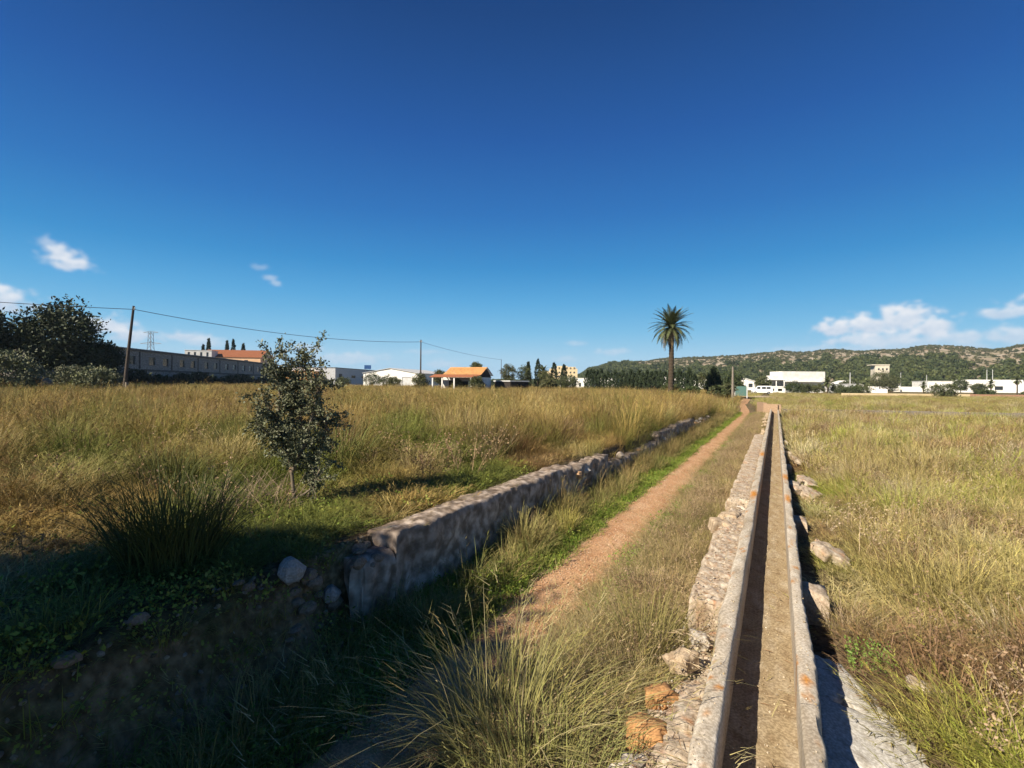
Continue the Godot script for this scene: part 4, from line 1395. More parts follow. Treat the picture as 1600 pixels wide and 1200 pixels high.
	for k in 24:
		var x0 := k * 1.5
		var h0 := 0.75 + 0.3 * nz.get_noise_1d(k * 7.0)
		var h1 := 0.75 + 0.3 * nz.get_noise_1d((k + 1) * 7.0)
		bf.quad(Vector3(x0, -0.1, 1.2), Vector3(x0 + 1.5, -0.1, 1.2), Vector3(x0 + 1.5, h1, 0), Vector3(x0, h0, 0), Color(0.45, 0.26, 0.17))
		bf.quad(Vector3(x0, h0, 0), Vector3(x0 + 1.5, h1, 0), Vector3(x0 + 1.5, -0.1, -2), Vector3(x0, -0.1, -2), Color(0.45, 0.26, 0.17))
	part(lw, "soil", bf.mesh(true), M.soil)
	# concrete kerb of a side ditch across the right field
	lw = thing("ditch_kerb", "thin pale concrete kerb running across the right field", "kerb")
	frame(lw, Vector3(0.5, 0, -38.7), Vector2(0.955, -0.297))
	bf = Buf.new()
	for k in 30:
		bf.box(Vector3(k * 1.8 + 0.9, 0.2 + nz.get_noise_1d(k * 5.0) * 0.03, 0), Vector3(1.77, 0.5, 0.25))
	part(lw, "concrete", bf.mesh(), M.pole_pale)

func row_windows(l: float, rows: int, first: float, dy: float, w: float, h: float, dx := 3.2) -> Array:
	var out := []
	for r in rows:
		var x := 1.4
		while x < l - w - 0.6:
			out.append([x, first - 1.6 + r * dy, w, h])
			x += dx
	return out

func make_hut() -> void:
	var o := thing("tiled_hut", "small white hut with orange tiled roof and open porch in the field", "hut")
	frame(o, Vector3(-49.0, 0.5, -64.4), Vector2(0.975, -0.22))
	var l := 6.9
	part(o, "front_wall", wall_mesh(l, 2.55, 0.25, [[1.0, 0.0, 0.95, 2.0], [3.4, 0.9, 1.1, 1.0], [5.2, 0.9, 0.9, 1.0]]), M.white, Transform3D(Basis(), Vector3(0, 0, -2.6)))
	bpart(o, "door", Vector3(1.47, 1.0, -2.8), Vector3(0.95, 2.0, 0.05), M.wood_dark)
	for x in [3.95, 5.65]:
		bpart(o, "window", Vector3(x, 1.4, -2.8), Vector3(1.1, 1.0, 0.05), M.glass)
	bpart(o, "side_wall", Vector3(0.12, 1.27, -5.2), Vector3(0.24, 2.55, 4.6), M.white)
	bpart(o, "side_wall", Vector3(l - 0.12, 1.27, -5.2), Vector3(0.24, 2.55, 4.6), M.white)
	bpart(o, "back_wall", Vector3(l * 0.5, 1.27, -7.4), Vector3(l - 0.5, 2.55, 0.24), M.white)
	# tiled roof: ridge along the front, barrel tiles as ribs
	var b := Buf.new()
	var ribs := 30
	for s in [0, 1]:
		var ze := -1.3 if s == 0 else -8.0
		var ye := 3.0 if s == 0 else 2.9
		for k in ribs:
			var x0 := lerpf(0.5, l + 0.35, float(k) / ribs)
			var x1 := lerpf(0.5, l + 0.35, float(k + 1) / ribs)
			var xm := (x0 + x1) * 0.5
			for r in 6:
				var t0 := r / 6.0
				var t1 := (r + 1) / 6.0
				var j := rng.randf_range(0.8, 1.15)
				var c := Color(j, j * rng.randf_range(0.9, 1.1), j)
				var y0 := lerpf(ye, 4.35, t0) + 0.03
				var y1 := lerpf(ye, 4.35, t1)
				var z0 := lerpf(ze, -4.6, t0)
				var z1 := lerpf(ze, -4.6, t1)
				b.quad(Vector3(x0, y0 - 0.05, z0), Vector3(xm, y0 - 0.01, z0), Vector3(xm, y1 - 0.01, z1), Vector3(x0, y1 - 0.05, z1), c)
				b.quad(Vector3(xm, y0 - 0.01, z0), Vector3(x1, y0 - 0.05, z0), Vector3(x1, y1 - 0.05, z1), Vector3(xm, y1 - 0.01, z1), c)
	var tm: StandardMaterial3D = M.tile_orange.duplicate()
	tm.vertex_color_use_as_albedo = true
	part(o, "tiled_roof", b.mesh(), tm)
	var g := Buf.new()
	g.tri(Vector3(l + 0.05, 2.55, -1.4), Vector3(l + 0.05, 2.55, -7.7), Vector3(l + 0.05, 4.25, -4.6), Color.WHITE)
	part(o, "gable", g.mesh(), M.wood_dark)
	g = Buf.new()
	g.tri(Vector3(0.55, 2.55, -1.4), Vector3(0.55, 2.55, -7.7), Vector3(0.55, 4.25, -4.6), Color.WHITE)
	part(o, "gable", g.mesh(), M.wood_dark)
	bpart(o, "porch_roof", Vector3(l * 0.5 - 0.4, 2.75, -0.55), Vector3(l + 1.4, 0.1, 2.1), M.tile, Vector3(0.2, 0, 0))
	for x in [-0.6, 1.1, 3.2, 6.1]:
		bpart(o, "post", Vector3(x, 1.2, 0.25), Vector3(0.2, 2.5, 0.2), M.white)
	bpart(o, "low_wall", Vector3(3.0, 0.3, 0.3), Vector3(6.2, 0.7, 0.14), M.peach)

# ------------------------------------------------------------------ poles, wires, vehicles
func pole(called: String, label: String, base: Vector3, top: Vector3, r: float, m: Material, arm := true) -> void:
	var o := thing(called, label, "pole", base)
	var b := Buf.new()
	var d := top - base
	b.tube([Vector3(0, -0.3, 0), d * 0.5, d], [r, r * 0.85, r * 0.6], 8)
	part(o, "shaft", b.mesh(true), m)
	if arm:
		bpart(o, "bracket", d - Vector3(0, 0.35, 0), Vector3(0.5, 0.08, 0.1), M.steel)
		for k in [-0.2, 0.2]:
			bpart(o, "insulator", d + Vector3(k, -0.22, 0), Vector3(0.07, 0.18, 0.07), M.lightgrey)

func wire(a: Vector3, b: Vector3, sag: float, r: float, label: String) -> void:
	var bf := Buf.new()
	var pts := []
	var rad := []
	for k in 25:
		var t := k / 24.0
		pts.append(a.lerp(b, t) - Vector3(0, sag * 4.0 * t * (1.0 - t), 0))
		rad.append(r)
	bf.tube(pts, rad, 5)
	single("overhead_wire", bf.mesh(true), M.wire, label, "wire", "overhead wires")

func make_poles() -> void:
	var p1 := Vector3(-58.9, 0.5, -24.9)
	var t1 := Vector3(-58.1, 9.65, -25.4)
	var p2 := Vector3(-52.6, 0.5, -64.7)
	var t2 := Vector3(-52.6, 9.3, -64.7)
	var p3 := Vector3(-48.0, 0.5, -84.0)
	var t3 := Vector3(-48.0, 6.9, -84.0)
	pole("utility_pole", "tall leaning wooden utility pole in front of the long grey building", p1, t1, 0.17, M.pole)
	pole("utility_pole", "thin upright utility pole left of the tiled hut", p2, t2, 0.15, M.pole)
	pole("utility_pole", "short thin pole standing behind the tiled hut roof", p3, t3, 0.07, M.pole, false)
	wire(t1 - Vector3(0, 0.35, 0), t2 - Vector3(0, 0.35, 0), 1.0, 0.03, "overhead wire between the leaning pole and the thin pole")
	wire(t2 - Vector3(0, 0.35, 0), t3 - Vector3(0, 0.1, 0), 0.35, 0.02, "overhead wire from the thin pole to the hut")
	wire(t1 - Vector3(0, 0.35, 0), Vector3(-74.0, 9.6, 4.0), 0.4, 0.03, "overhead wire from the leaning pole out to the left")
	pole("timber_post", "weathered pointed wooden pole beside the far end of the footpath", Vector3(-4.42, 0.15, -62.4), Vector3(-4.42, 4.3, -62.4), 0.16, M.pole_pale, false)
	# stub post at the foot of the leaning pole
	var sp := thing("marker_stub", "short pale stub post at the foot of the leaning pole", "post", Vector3(-55.6, 0.5, -23.8))
	bpart(sp, "shaft", Vector3(0, 0.5, 0), Vector3(0.22, 1.6, 0.22), M.pole_pale)
	# thin poles before the hill
	var far := [[1366, 40.7, -268.0, 9.0, "thin lamp pole left of the cream tower"], [1397, 47.0, -262.0, 8.5, "thin lamp pole right of the cream tower"], [1415, 60.5, -285.0, 8.0, "thin pole beside the small white block house"], [1303, 20.0, -180.0, 6.5, "thin pole at the right end of the grey outbuilding"], [1548, 88.0, -310.0, 11.0, "twin pole rising behind the long white building"], [1551, 90.0, -310.0, 11.0, "second of the twin poles behind the long white building"]]
	for q in far:
		pole("lamp_pole", q[4], Vector3(q[1], 0, q[2]), Vector3(q[1], q[3], q[2]), 0.16, M.lightgrey, false)
	# lattice pylon far off
	var o := thing("lattice_pylon", "faint far lattice power pylon above the long grey building", "pylon", Vector3(-474.7, 0, -220.4), 0.4)
	var b := Buf.new()
	var hh := 44.0
	for s in [[-1, -1], [1, -1], [1, 1], [-1, 1]]:
		b.tube([Vector3(s[0] * 4.0, 0, s[1] * 4.0), Vector3(s[0] * 1.6, hh * 0.7, s[1] * 1.6), Vector3(s[0] * 1.2, hh, s[1] * 1.2)], [0.22, 0.2, 0.18], 4)
	for k in 12:
		var y0 := hh * k / 12.0
		var y1 := hh * (k + 1) / 12.0
		var w0 := lerpf(4.0, 1.3, minf(1.0, y0 / (hh * 0.75)))
		var w1 := lerpf(4.0, 1.3, minf(1.0, y1 / (hh * 0.75)))
		b.tube([Vector3(-w0, y0, w0), Vector3(w1, y1, w1)], [0.14, 0.14], 4)
		b.tube([Vector3(w0, y0, w0), Vector3(-w1, y1, w1)], [0.14, 0.14], 4)
		b.tube([Vector3(w0, y0, -w0), Vector3(w1, y1, w1)], [0.14, 0.14], 4)
	part(o, "lattice", b.mesh(), M.steel)
	for q in [[43.5, 7.0], [34.0, 10.0]]:
		var ab := Buf.new()
		ab.tube([Vector3(-q[1], q[0], 0), Vector3(0, q[0] + 1.2, 0), Vector3(q[1], q[0], 0)], [0.15, 0.2, 0.15], 4)
		ab.tube([Vector3(-q[1], q[0], 0), Vector3(0, q[0] - 0.6, 0), Vector3(q[1], q[0], 0)], [0.15, 0.2, 0.15], 4)
		part(o, "cross_arm", ab.mesh(), M.steel)
	# sign on posts
	o = thing("roadside_sign", "blue panel sign on two posts left of the white hall", "sign", Vector3(-111.0, 0.4, -111.0), 0.75)
	bpart(o, "panel", Vector3(0, 6.4, 0), Vector3(2.0, 1.2, 0.12), M.blue)
	for x in [-0.6, 0.6]:
		bpart(o, "post", Vector3(x, 2.9, -0.05), Vector3(0.12, 5.9, 0.12), M.steel)
	# teal gate by the path
	o = thing("teal_gate", "teal sheet metal gate at the end of the footpath", "gate", Vector3(-5.2, 0.25, -83.0), -0.1)
	bpart(o, "panel", Vector3(0.5, 1.0, 0), Vector3(1.6, 1.5, 0.06), M.teal)
	bpart(o, "post", Vector3(1.36, 0.85, 0), Vector3(0.14, 1.9, 0.14), M.lightgrey)
	bpart(o, "post", Vector3(-0.36, 0.85, 0), Vector3(0.14, 1.9, 0.14), M.lightgrey)
	make_van()

func make_van() -> void:
	var o := thing("camper_van", "white camper van parked in front of the porch pavilion", "van", Vector3(-2.9, 0.15, -132.0), 0.1)
	# side outline extruded across: the nose points left
	var prof := [Vector2(-2.3, 0.35), Vector2(-2.35, 0.85), Vector2(-2.2, 1.02), Vector2(-1.62, 1.12), Vector2(-1.1, 1.85), Vector2(-0.85, 1.98), Vector2(2.0, 2.0), Vector2(2.16, 1.9), Vector2(2.25, 1.0), Vector2(2.25, 0.38)]
	var b := Buf.new()
	var hw := 0.88
	for k in prof.size():
		var a: Vector2 = prof[k]
		var e: Vector2 = prof[(k + 1) % prof.size()]
		var ta := 0.9 if a.y > 1.5 else 1.0
		var te := 0.9 if e.y > 1.5 else 1.0
		b.quad(Vector3(a.x, a.y, hw * ta), Vector3(e.x, e.y, hw * te), Vector3(e.x, e.y, -hw * te), Vector3(a.x, a.y, -hw * ta), Color.WHITE)
	for s in [-1.0, 1.0]:
		for k in range(1, prof.size() - 1):
			var q := []
			for w in [prof[0], prof[k], prof[k + 1]]:
				q.append(Vector3(w.x, w.y, hw * s * (0.9 if w.y > 1.5 else 1.0)))
			b.tri(q[0], q[1], q[2], Color.WHITE)
	part(o, "body", b.mesh(), M.paint_white)
	bpart(o, "windscreen", Vector3(-1.37, 1.5, 0), Vector3(0.05, 0.82, 1.4), M.glass, Vector3(0, 0, -0.62))
	for s in [-1.0, 1.0]:
		for x in [-0.75, 0.35, 1.35]:
			bpart(o, "side_window", Vector3(x, 1.5, s * 0.86), Vector3(0.7 if x < 0 else 0.85, 0.5, 0.05), M.glass)
		for x in [-1.5, 1.4]:
			var w := Buf.new()
			w.tube([Vector3(0, 0, -0.1), Vector3(0, 0, 0.1)], [0.33, 0.33], 16)
			var t := part(o, "wheel", w.mesh(), M.rubber, Transform3D(Basis(), Vector3(x, 0.33, s * 0.82)))
			var h := Buf.new()
			h.tube([Vector3(0, 0, -0.115), Vector3(0, 0, 0.115)], [0.18, 0.18], 12)
			part(t, "rim", h.mesh(), M.steel)
	bpart(o, "headlight", Vector3(-2.33, 0.75, 0.6), Vector3(0.06, 0.16, 0.25), M.lightgrey)
	bpart(o, "headlight", Vector3(-2.33, 0.75, -0.6), Vector3(0.06, 0.16, 0.25), M.lightgrey)

# ------------------------------------------------------------------ palms
func frond(sd: int, l: float, arch: float) -> ArrayMesh:
	rng.seed = sd
	var b := Buf.new()
	var pts := []
	var rad := []
	for k in 9:
		var t := k / 8.0
		pts.append(Vector3(0, l * (t * 0.35 - arch * t * t), l * t * (1.0 - 0.15 * arch * t)))
		rad.append(lerpf(0.035, 0.008, t))
	b.tube(pts, rad, 4, Color(1.15, 1.05, 0.8))
	for k in 40:
		var t := 0.1 + 0.9 * k / 39.0
		var f := t * 8.0
		var i := mini(int(f), 7)
		var q: Vector3 = (pts[i] as Vector3).lerp(pts[i + 1], f - i)
		var d: Vector3 = ((pts[i + 1] as Vector3) - pts[i]).normalized()
		for s in [-1.0, 1.0]:
			var ll := 0.42 * sin(clampf(t * 0.92 + 0.12, 0, 1) * PI) + 0.08
			var e := (Vector3(s, rng.randf_range(0.05, 0.35), 0) + d * 0.85).normalized() * ll * rng.randf_range(0.85, 1.15)
			var wd := d * 0.035
			b.quad(q - wd, q + wd, q + e + Vector3(0, -0.04, 0) + wd * 0.3, q + e - wd * 0.3 - Vector3(0, 0.04, 0), tone(0.2))
	return b.mesh()

func palm(called: String, label: String, at: Vector3, trunk_h: float, fl: float, count: int, tr: float) -> void:
	var o := thing(called, label, "palm", at)
	var b := Buf.new()
	var pts := []
	var rad := []
	rng.seed = int(at.x * 10)
	var rings := 46
	for k in rings:
		var t := float(k) / (rings - 1)
		pts.append(Vector3(0.06 * sin(t * 3.0), -0.2 + (trunk_h + 0.2) * t, 0.04 * cos(t * 4.0)))
		rad.append(tr * (1.12 - 0.25 * t + (0.1 if k % 2 == 0 else 0.0) + (0.3 * maxf(0.0, t - 0.93) / 0.07)))
	b.tube(pts, rad, 12)
	part(o, "trunk", b.mesh(), M.bark)
	var fr := [frond(811, fl, 0.3), frond(812, fl, 0.45), frond(813, fl * 0.95, 0.6), frond(814, fl * 0.9, 0.75)]
	var green: StandardMaterial3D = M.leaf.duplicate()
	green.albedo_color = Color(0.1, 0.115, 0.05).linear_to_srgb()
	var dead: StandardMaterial3D = M.leaf.duplicate()
	dead.albedo_color = Color(0.24, 0.18, 0.1).linear_to_srgb()
	rng.seed = 818
	for k in count:
		var t := float(k) / count
		var pitch := lerpf(-1.35, 1.15, t)         # steeply up to hanging
		var yaw := k * 2.39996 + rng.randf_range(-0.2, 0.2)
		var kind := 0 if pitch < -0.6 else 1 if pitch < 0.1 else 2 if pitch < 0.6 else 3
		var bs := Basis(Vector3.UP, yaw) * Basis(Vector3.RIGHT, pitch * 0.78 + 0.1)
		bs = bs.scaled_local(Vector3.ONE * rng.randf_range(0.85, 1.08))
		part(o, "frond", fr[kind], dead if t > 0.86 else green, Transform3D(bs, Vector3(0.06 * sin(3.0), trunk_h - 0.25 * t, 0)))

# ------------------------------------------------------------------ trees and bushes farther off
func make_trees() -> void:
	var dg := Color(0.05, 0.062, 0.032)
	tree("broad_tree", "large dark broad tree filling the left edge beside the long building", on(-88.0, -20.0), 11.5, Vector3(7.5, 5.5, 7.0), dg, 401, 0.5, 300, 44, "dark trees at the left edge", "tree", 0.4)
	tree("broad_tree", "dark tree standing left of the grey building's visible end", on(-82.0, -27.5), 11.6, Vector3(5.2, 5.4, 5.0), dg, 402, 0.45, 260, 44, "dark trees at the left edge", "tree", 0.35)
	tree("broad_tree", "low spreading dark tree overlapping the near end of the grey building", on(-83.5, -31.5), 7.4, Vector3(4.6, 3.6, 4.5), dg, 403, 0.4, 200, 44, "dark trees at the left edge", "tree", 0.3)
	tree("olive_bush", "big grey green bush below the dark trees at the far left", on(-60.0, -16.3), 4.0, Vector3(3.9, 2.2, 3.2), Color(0.13, 0.14, 0.08), 404, 0.25, 170, 40, "", "bush", 0.1)
	tree("olive_bush", "rounded grey green bush left of the leaning pole in the grass", on(-50.5, -19.4), 2.7, Vector3(1.9, 1.4, 1.8), Color(0.15, 0.16, 0.09), 405, 0.2, 120, 36, "", "bush", 0.07)
	tree("olive_bush", "small grey bush between the far left bush and the rounded bush", on(-70.0, -24.5), 3.1, Vector3(2.0, 1.4, 1.8), Color(0.14, 0.15, 0.09), 406, 0.22, 90, 36, "", "bush", 0.07)
	# dark shrubs at the foot of the long building
	for k in 12:
		var t := k / 11.0
		var q := Vector2(-95.0, -38.0).lerp(Vector2(-142.0, -104.0), t)
		tree("foundation_shrub", "dark shrub in the row along the foot of the long grey building", on(q.x, q.y), 3.0 + 0.5 * sin(k * 2.1), Vector3(3.6, 1.6, 1.8), dg, 420 + k % 3, 0.4, 70, 30, "shrubs along the long building", "shrub", 0.1)
	# cypresses by the tiled house
	var cm: StandardMaterial3D = M.needle.duplicate()
	cm.albedo_color = Color(0.035, 0.05, 0.025).linear_to_srgb()
	var cy := [[-207.0, -115.2, 16.0, 1.3, "shorter of the two cypresses left of the stair block"], [-205.2, -116.4, 18.6, 1.5, "taller of the two cypresses left of the stair block"], [-206.0, -124.5, 18.4, 1.4, "left cypress behind the red tiled roof"], [-204.0, -126.0, 19.0, 1.6, "dense middle cypress behind the red tiled roof"], [-201.0, -128.5, 17.4, 1.5, "right cypress behind the red tiled roof"]]
	for q in cy:
		var o := thing("cypress", q[4], "tree", Vector3(q[0], 0.4, q[1]))
		part(o, "trunk", trunk(430, q[2] * 0.4, 0.2, Vector3.ZERO, 0, 1.0), M.bark)
		part(o, "crown", cypress_crown(431 + int(q[2]), q[2], q[3], 900, 0.9), cm)
	# bushes and trees round the hut and sheds
	var mid := [
		[-99.0, -101.0, 4.2, 3.2, 2.2, "broad green bush in front of the white hall"], [-92.0, -99.0, 3.6, 2.6, 1.9, "lower bush right of the broad one before the white hall"], [-84.0, -93.0, 3.0, 2.2, 1.6, "bush left of the thin utility pole"],
		[-104.0, -95.0, 3.2, 2.4, 1.8, "bush at the left end of the row before the warehouse"], [-114.0, -96.0, 3.0, 2.6, 1.6, "low bush seen right of the oak bush crown"],
		[-51.6, -63.4, 3.0, 1.6, 1.5, "dense dark shrub hiding the left porch corner of the hut"], [-42.0, -65.6, 2.6, 1.3, 1.4, "dark shrub in front of the hut's white side wall"], [-46.0, -66.0, 2.2, 1.0, 1.1, "small shrub growing under the hut's porch"],
		[-63.0, -84.0, 4.6, 1.7, 2.0, "round tree behind the hut's left roof edge"], [-51.4, -80.2, 5.7, 1.5, 1.3, "tree top showing above the hut's ridge"], [-48.5, -88.0, 5.6, 1.9, 2.1, "green tree right of the hut's gable"], [-46.0, -90.5, 5.3, 1.7, 2.1, "tree with sunlit crown behind the dark shed"],
		[-43.0, -94.0, 4.4, 1.8, 1.9, "lower tree behind the dark shed's right end"], [-34.5, -76.5, 2.4, 1.6, 1.2, "olive shrub right of the dark shed"], [-37.0, -92.0, 3.6, 2.6, 1.8, "hedge like bush below the dark conifers"]]
	var k := 0
	for q in mid:
		tree("field_tree" if q[2] > 4.0 else "field_shrub", q[5], on(q[0], q[1]), q[2], Vector3(q[3], q[4], q[3]), Color(0.07, 0.085, 0.035).lerp(Color(0.11, 0.11, 0.05), fmod(k * 0.37, 1.0)), 440 + k, 0.24, 90, 36, "trees and shrubs round the hut", "tree" if q[2] > 4.0 else "shrub", 0.12)
		k += 1
	# dark conifers left of the cream apartments
	for q in [[-49.5, -99.0, 6.2, 0.9, "left slim conifer in the dark group beyond the shed"], [-47.8, -100.5, 6.9, 1.0, "tallest conifer in the dark group beyond the shed"], [-44.0, -101.0, 6.0, 1.2, "right broad conifer in the dark group beyond the shed"], [-42.0, -102.0, 5.6, 1.1, "rightmost conifer of the dark group beyond the shed"]]:
		var o := thing("conifer", q[4], "tree", on(q[0], q[1]))
		part(o, "trunk", trunk(460, q[2] * 0.4, 0.14, Vector3.ZERO, 0, 1.0), M.bark)
		part(o, "crown", cypress_crown(461 + int(q[2] * 10), q[2], q[3], 700, 0.5), cm)
	palm("fan_palm", "small palm between the dark conifers", on(-45.6, -98.5), 4.4, 1.7, 26, 0.16)
	# clipped cypress hedge
	var kinds := []
	for j in 4:
		kinds.append(cypress_crown(480 + j, 3.7 + 0.25 * (j % 2), 0.95, 420, 0.4))
	var ht := trunk(485, 1.6, 0.1, Vector3.ZERO, 0, 1.0)
	for j in 27:
		var t := j / 26.0
		var q := Vector2(-32.3, -90.5).lerp(Vector2(-11.0, -79.5), t)
		var o := thing("hedge_cypress", "dark clipped cypress in the tall hedge row left of the palm", "tree", on(q.x, q.y), j * 1.7, "cypresses of the tall hedge")
		o.scale = Vector3(1.0, 0.95 + 0.1 * sin(j * 3.3) + (0.12 if j < 5 else 0.0), 1.0)
		part(o, "trunk", ht, M.bark)
		part(o, "crown", kinds[j % 4], cm)
	var ce := thing("broad_cypress", "broad dark cypress standing left of the weathered pole", "tree", on(-7.6, -73.0))
	part(ce, "trunk", ht, M.bark)
	part(ce, "crown", cypress_crown(490, 4.1, 1.5, 1500, 0.4), cm)
	# shrubs along the palm and the path's end
	var sh := [[-9.0, -61.0, 1.5, 1.3, 0.9, "low green shrub at the palm's foot"], [-6.2, -62.5, 1.9, 1.2, 1.1, "shrub between the palm and the weathered pole"], [-5.4, -64.5, 2.4, 1.2, 1.3, "dark shrub just left of the weathered pole"], [-13.0, -70.0, 1.6, 1.5, 0.9, "shrub before the hedge left of the palm"], [-3.0, -150.0, 4.6, 2.2, 2.4, "dark shrub left of the porch pavilion"], [-9.0, -128.0, 5.0, 3.0, 2.8, "dense dark tree behind the teal gate"], [-13.5, -118.0, 5.2, 3.2, 2.8, "broad dark tree behind the weathered pole"],
		[4.4, -157.0, 3.6, 2.2, 2.0, "dark bush in front of the modern building's left half"], [7.2, -157.5, 3.0, 2.2, 1.6, "lower bush right of the first before the modern building"], [10.4, -163.0, 3.0, 2.4, 1.5, "bush below the long window of the modern building"], [15.0, -162.0, 3.0, 2.6, 1.7, "rounded bush at the modern building's right corner"], [20.0, -160.0, 2.8, 3.4, 1.6, "wide dark bush right of the modern building"], [14.6, -130.0, 2.4, 2.4, 1.4, "dark green bush at the edge of the meadow below the grey outbuilding"],
		[29.0, -124.0, 3.0, 3.0, 1.7, "large dark bush at the end of the cream boundary wall"], [42.0, -150.0, 1.8, 2.4, 1.0, "low shrub on the reddish earth bank"], [50.0, -150.0, 1.7, 2.6, 1.0, "low shrub at the right end of the earth bank"], [36.0, -238.0, 9.0, 4.0, 4.0, "tall pine right of the gabled white house"], [42.0, -252.0, 9.0, 4.2, 4.0, "tall pine in front of the cream tower"], [39.0, -236.0, 7.0, 3.6, 3.4, "pine left of the cream tower's foot"], [68.0, -268.0, 6.0, 3.2, 2.8, "leafy tree at the left end of the long white building"], [72.0, -262.0, 4.1, 3.0, 2.0, "low leafy tree before the long white building"], [-15.0, -190.0, 8.0, 4.4, 3.8, "tree between the tent roofed houses and the hedge"], [22.0, -200.0, 5.0, 3.2, 2.6, "tree between the outbuilding and the gabled white house"]]
	k = 0
	for q in sh:
		tree("roadside_tree" if q[2] > 4.0 else "roadside_shrub", q[5], on(q[0], q[1]), q[2], Vector3(q[3], q[4], q[3]), Color(0.055, 0.075, 0.03).lerp(Color(0.1, 0.105, 0.05), fmod(k * 0.43, 1.0)), 500 + k, 0.28 if q[2] < 4.0 else 0.45, 80, 34, "trees and shrubs before the hill", "tree" if q[2] > 4.0 else "shrub", 0.12)
		k += 1
	for q in [[62.0, -215.0, 3.6, "palm with brown trunk before the left end of the long white building"], [70.5, -222.0, 5.0, "tall palm before the middle of the long white building"], [103.0, -270.0, 4.0, "palm at the right edge of the long white building"], [12.6, -160.0, 3.4, "palm in front of the modern building's right end"], [50.0, -240.0, 3.2, "short palm below the cream tower"]]:
		palm("garden_palm", q[3], on(q[0], q[1]), q[2], 1.7, 26, 0.17)
	palm("date_palm", "tall solitary date palm rising above the field beside the hedge", on(-11.4, -62.1), 8.7, 3.1, 84, 0.29)
	tree("field_shrub", "lone dark shrub in the dry grass below the hut's right end", on(-33.0, -52.0), 1.5, Vector3(1.1, 0.8, 1.0), Color(0.1, 0.1, 0.05), 530, 0.16, 60, 30, "", "shrub", 0.05)

# ------------------------------------------------------------------ hill
var RIDGE := [[-60.0, 0.0], [-25.4, 3.0], [-21.0, 12.0], [-18.8, 26.0], [-16.6, 34.6], [-13.7, 39.6], [-10.3, 43.4], [-6.9, 45.0], [-3.7, 47.3], [-0.7, 50.3], [0.6, 52.7], [2.2, 49.4], [4.9, 52.9], [7.4, 49.5], [9.8, 50.6], [12.1, 54.2], [14.2, 51.4], [16.2, 47.2], [18.0, 51.1], [21.4, 56.8], [26.9, 62.2], [40.0, 66.0], [60.0, 50.0]]

func hill_h(bd: float, r: float) -> float:
	var ridge := 0.0
	for i in RIDGE.size() - 1:
		if bd >= RIDGE[i][0] and bd <= RIDGE[i + 1][0]:
			var t: float = (bd - RIDGE[i][0]) / (RIDGE[i + 1][0] - RIDGE[i][0])
			t = t * t * (3.0 - 2.0 * t)
			ridge = lerpf(RIDGE[i][1], RIDGE[i + 1][1], t)
	var t := clampf((r - 330.0) / 470.0, 0.0, 1.0)
	var up := t * t * (3.0 - 2.0 * t) * 0.55 + 0.45 * t
	if r > 800.0:
		up = 1.0 - 0.5 * clampf((r - 800.0) / 500.0, 0.0, 1.0)
	var a := deg_to_rad(bd)
	var x := r * sin(a)
	var z := r * cos(a)
	return ridge * up + t * (1.6 * nz.get_noise_2d(x * 0.02, z * 0.02) + 0.9 * nz.get_noise_2d(x * 0.09, z * 0.09)) - 1.5 * (1.0 - t)

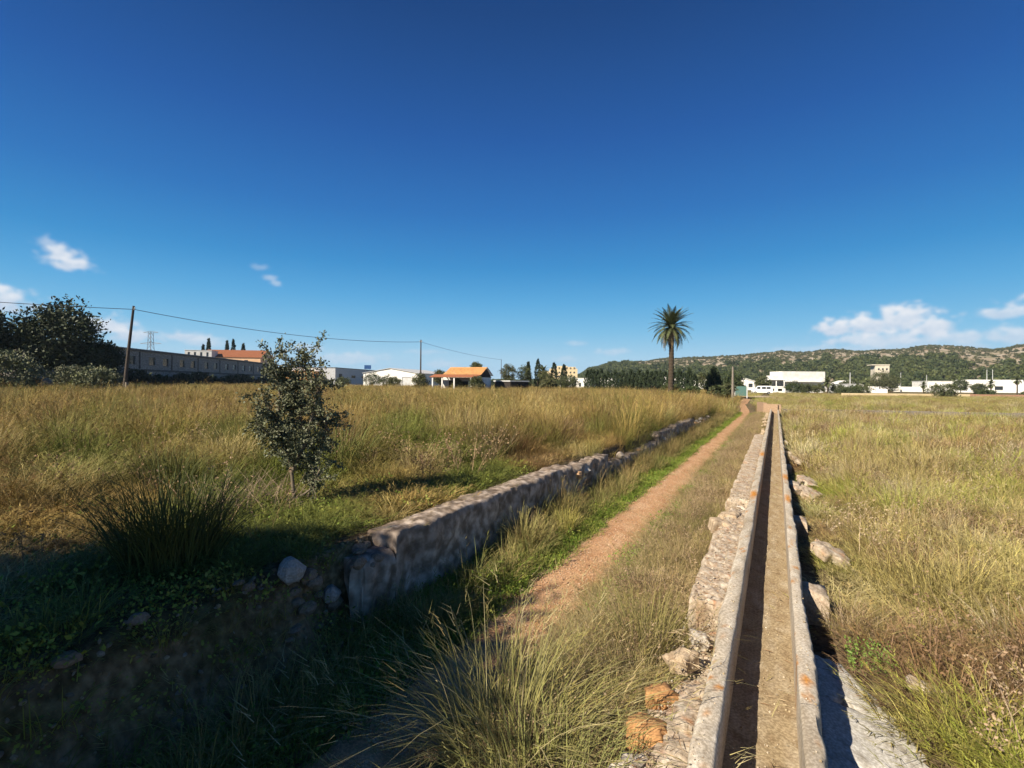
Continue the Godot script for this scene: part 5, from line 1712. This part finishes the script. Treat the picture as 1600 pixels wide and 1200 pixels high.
func make_hill() -> void:
	var b := Buf.new()
	var nb := 220
	var rs := []
	var r := 320.0
	while r < 1320.0:
		rs.append(r)
		r += 9.0 if r < 860.0 else 60.0
	for rr in rs:
		for i in nb + 1:
			var bd := lerpf(-45.0, 60.0, float(i) / nb)
			var a := deg_to_rad(bd)
			var q := Vector3(rr * sin(a), hill_h(bd, rr), -rr * cos(a))
			var c := Color(0.28, 0.22, 0.15)
			c = mixc(c, Color(0.42, 0.37, 0.3), nz.get_noise_2d(q.x * 0.06, q.z * 0.06 + q.y * 0.2) * 2.0)
			c = mixc(c, Color(0.15, 0.15, 0.08), nz.get_noise_2d(q.x * 0.05 + 30.0, q.z * 0.05) * 2.0 - 0.1)
			b.p(q, c)
	for j in rs.size() - 1:
		for i in nb:
			var q := j * (nb + 1) + i
			b.t(q, q + 1, q + nb + 1)
			b.t(q + 1, q + nb + 2, q + nb + 1)
	single("hill", b.mesh(), M.rock, "long rocky limestone hill with scrub on the horizon", "", "", "structure")
	# pines on the lower slope and scrub above
	var pm := [crown(601, Vector3(3.4, 2.8, 3.4), 26, 13, 1.5, 1.1), crown(602, Vector3(3.0, 3.2, 3.0), 26, 13, 1.4, 1.1), crown(603, Vector3(3.8, 2.4, 3.6), 26, 13, 1.5, 1.1)]
	var sm := [crown(611, Vector3(1.5, 1.0, 1.5), 14, 10, 0.7, 0.6), crown(612, Vector3(1.9, 1.1, 1.7), 14, 10, 0.8, 0.6)]
	rng.seed = 3001
	var pp := []
	var ps := []
	for k in 15000:
		var bd := rng.randf_range(-34.0, 32.0)
		var rr := 300.0 + 520.0 * sqrt(rng.randf())
		var a := deg_to_rad(bd)
		var q := Vector3(rr * sin(a), hill_h(bd, rr), -rr * cos(a))
		var t := (rr - 330.0) / 470.0
		var limit := 0.47 + 0.25 * nz.get_noise_2d(bd * 0.3, 4.0) + 0.2 * nz.get_noise_2d(q.x * 0.02, q.z * 0.02)
		if bd < -13.0:
			limit += (-13.0 - bd) * 0.14
		if t < limit and rng.randf() < 0.62:
			var s := rng.randf_range(0.7, 1.25)
			var c := mixc(Color(0.045, 0.062, 0.025), Color(0.105, 0.12, 0.045), rng.randf())
			pp.append([Transform3D(Basis(Vector3.UP, rng.randf() * TAU).scaled(Vector3(s, s * rng.randf_range(0.8, 1.15), s)), q + Vector3(0, 2.2 * s, 0)), c, k % 3])
		elif rng.randf() < 0.5:
			var s := rng.randf_range(0.5, 1.3)
			var c := mixc(Color(0.05, 0.06, 0.03), Color(0.12, 0.12, 0.06), rng.randf())
			ps.append([Transform3D(Basis(Vector3.UP, rng.randf() * TAU).scaled(Vector3.ONE * s), q + Vector3(0, 0.4 * s, 0)), c, k % 2])
	var o := stuff("pine_wood", "dense green pine wood covering the lower hillside", "wood")
	scatter(o, "pines", pm, M.leaf, pp)
	o = stuff("hill_scrub", "dark scrub dotted over the rocky upper hillside", "scrub")
	scatter(o, "scrub_clumps", sm, M.leaf, ps)
	# low dark belt of far trees behind the houses on the plain
	pp = []
	for k in 1500:
		var bd := rng.randf_range(-88.0, 36.0)
		var rr := rng.randf_range(262.0, 345.0)
		var a := deg_to_rad(bd)
		var q := Vector3(rr * sin(a), 0.4, -rr * cos(a))
		if q.distance_to(Vector3(58, 0, -371)) < 16.0 or (bd > 8.0 and bd < 21.0 and rr < 315.0):
			continue
		var s := rng.randf_range(0.5, 0.95)
		if bd < -26.0:
			s *= 0.75
		pp.append([Transform3D(Basis(Vector3.UP, rng.randf() * TAU).scaled(Vector3(s, s, s)), q + Vector3(0, 1.7 * s, 0)), mixc(Color(0.04, 0.055, 0.025), Color(0.09, 0.1, 0.04), rng.randf()), k % 3])
	o = stuff("far_treeline", "low dark belt of far trees along the edge of the plain", "trees")
	scatter(o, "tree_clumps", pm, M.leaf, pp)

# ------------------------------------------------------------------ all of it
func _ready() -> void:
	nz.seed = 11
	nz.frequency = 1.0
	nz.fractal_octaves = 3
	nz2.seed = 12
	nz2.frequency = 1.0
	nz2.fractal_octaves = 2
	# camera: eye height 2 m over the path, turned left of the channel
	var cam := Camera3D.new()
	cam.name = "camera"
	cam.fov = rad_to_deg(2.0 * atan(600.0 / 760.0))
	cam.near = 0.05
	cam.far = 6000.0
	add_child(cam)
	cam.position = Vector3(0, 2.0, 0)
	cam.rotation_degrees = Vector3(0, 28.46, 0.556)
	cam.current = true
	# sky, air and exposure
	var env := Environment.new()
	env.background_mode = Environment.BG_SKY
	env.sky = make_sky()
	env.tonemap_mode = Environment.TONE_MAPPER_LINEAR
	env.tonemap_exposure = 1.95
	env.fog_enabled = true
	env.fog_density = 0.00012
	env.fog_light_color = Color(0.75, 0.85, 0.95)
	env.sdfgi_enabled = true
	env.ssao_enabled = true
	env.ssil_enabled = true
	var we := WorldEnvironment.new()
	we.name = "air"
	we.environment = env
	add_child(we)
	# sun: high behind the viewer's left shoulder
	var sun := DirectionalLight3D.new()
	sun.name = "sun"
	sun.light_energy = 1.5
	sun.light_color = Color(1.0, 0.95, 0.87)
	sun.light_angular_distance = 0.5
	sun.shadow_enabled = true
	add_child(sun)
	var to_sun := Vector3(-0.324, 0.588, 0.741)
	sun.look_at_from_position(to_sun * 50.0, Vector3.ZERO)
	make_materials()
	make_ground()
	make_hill()
	make_channel()
	make_wall()
	make_buildings()
	make_poles()
	make_trees()
	make_grass()
	make_oak_bush()
	make_near_tree()
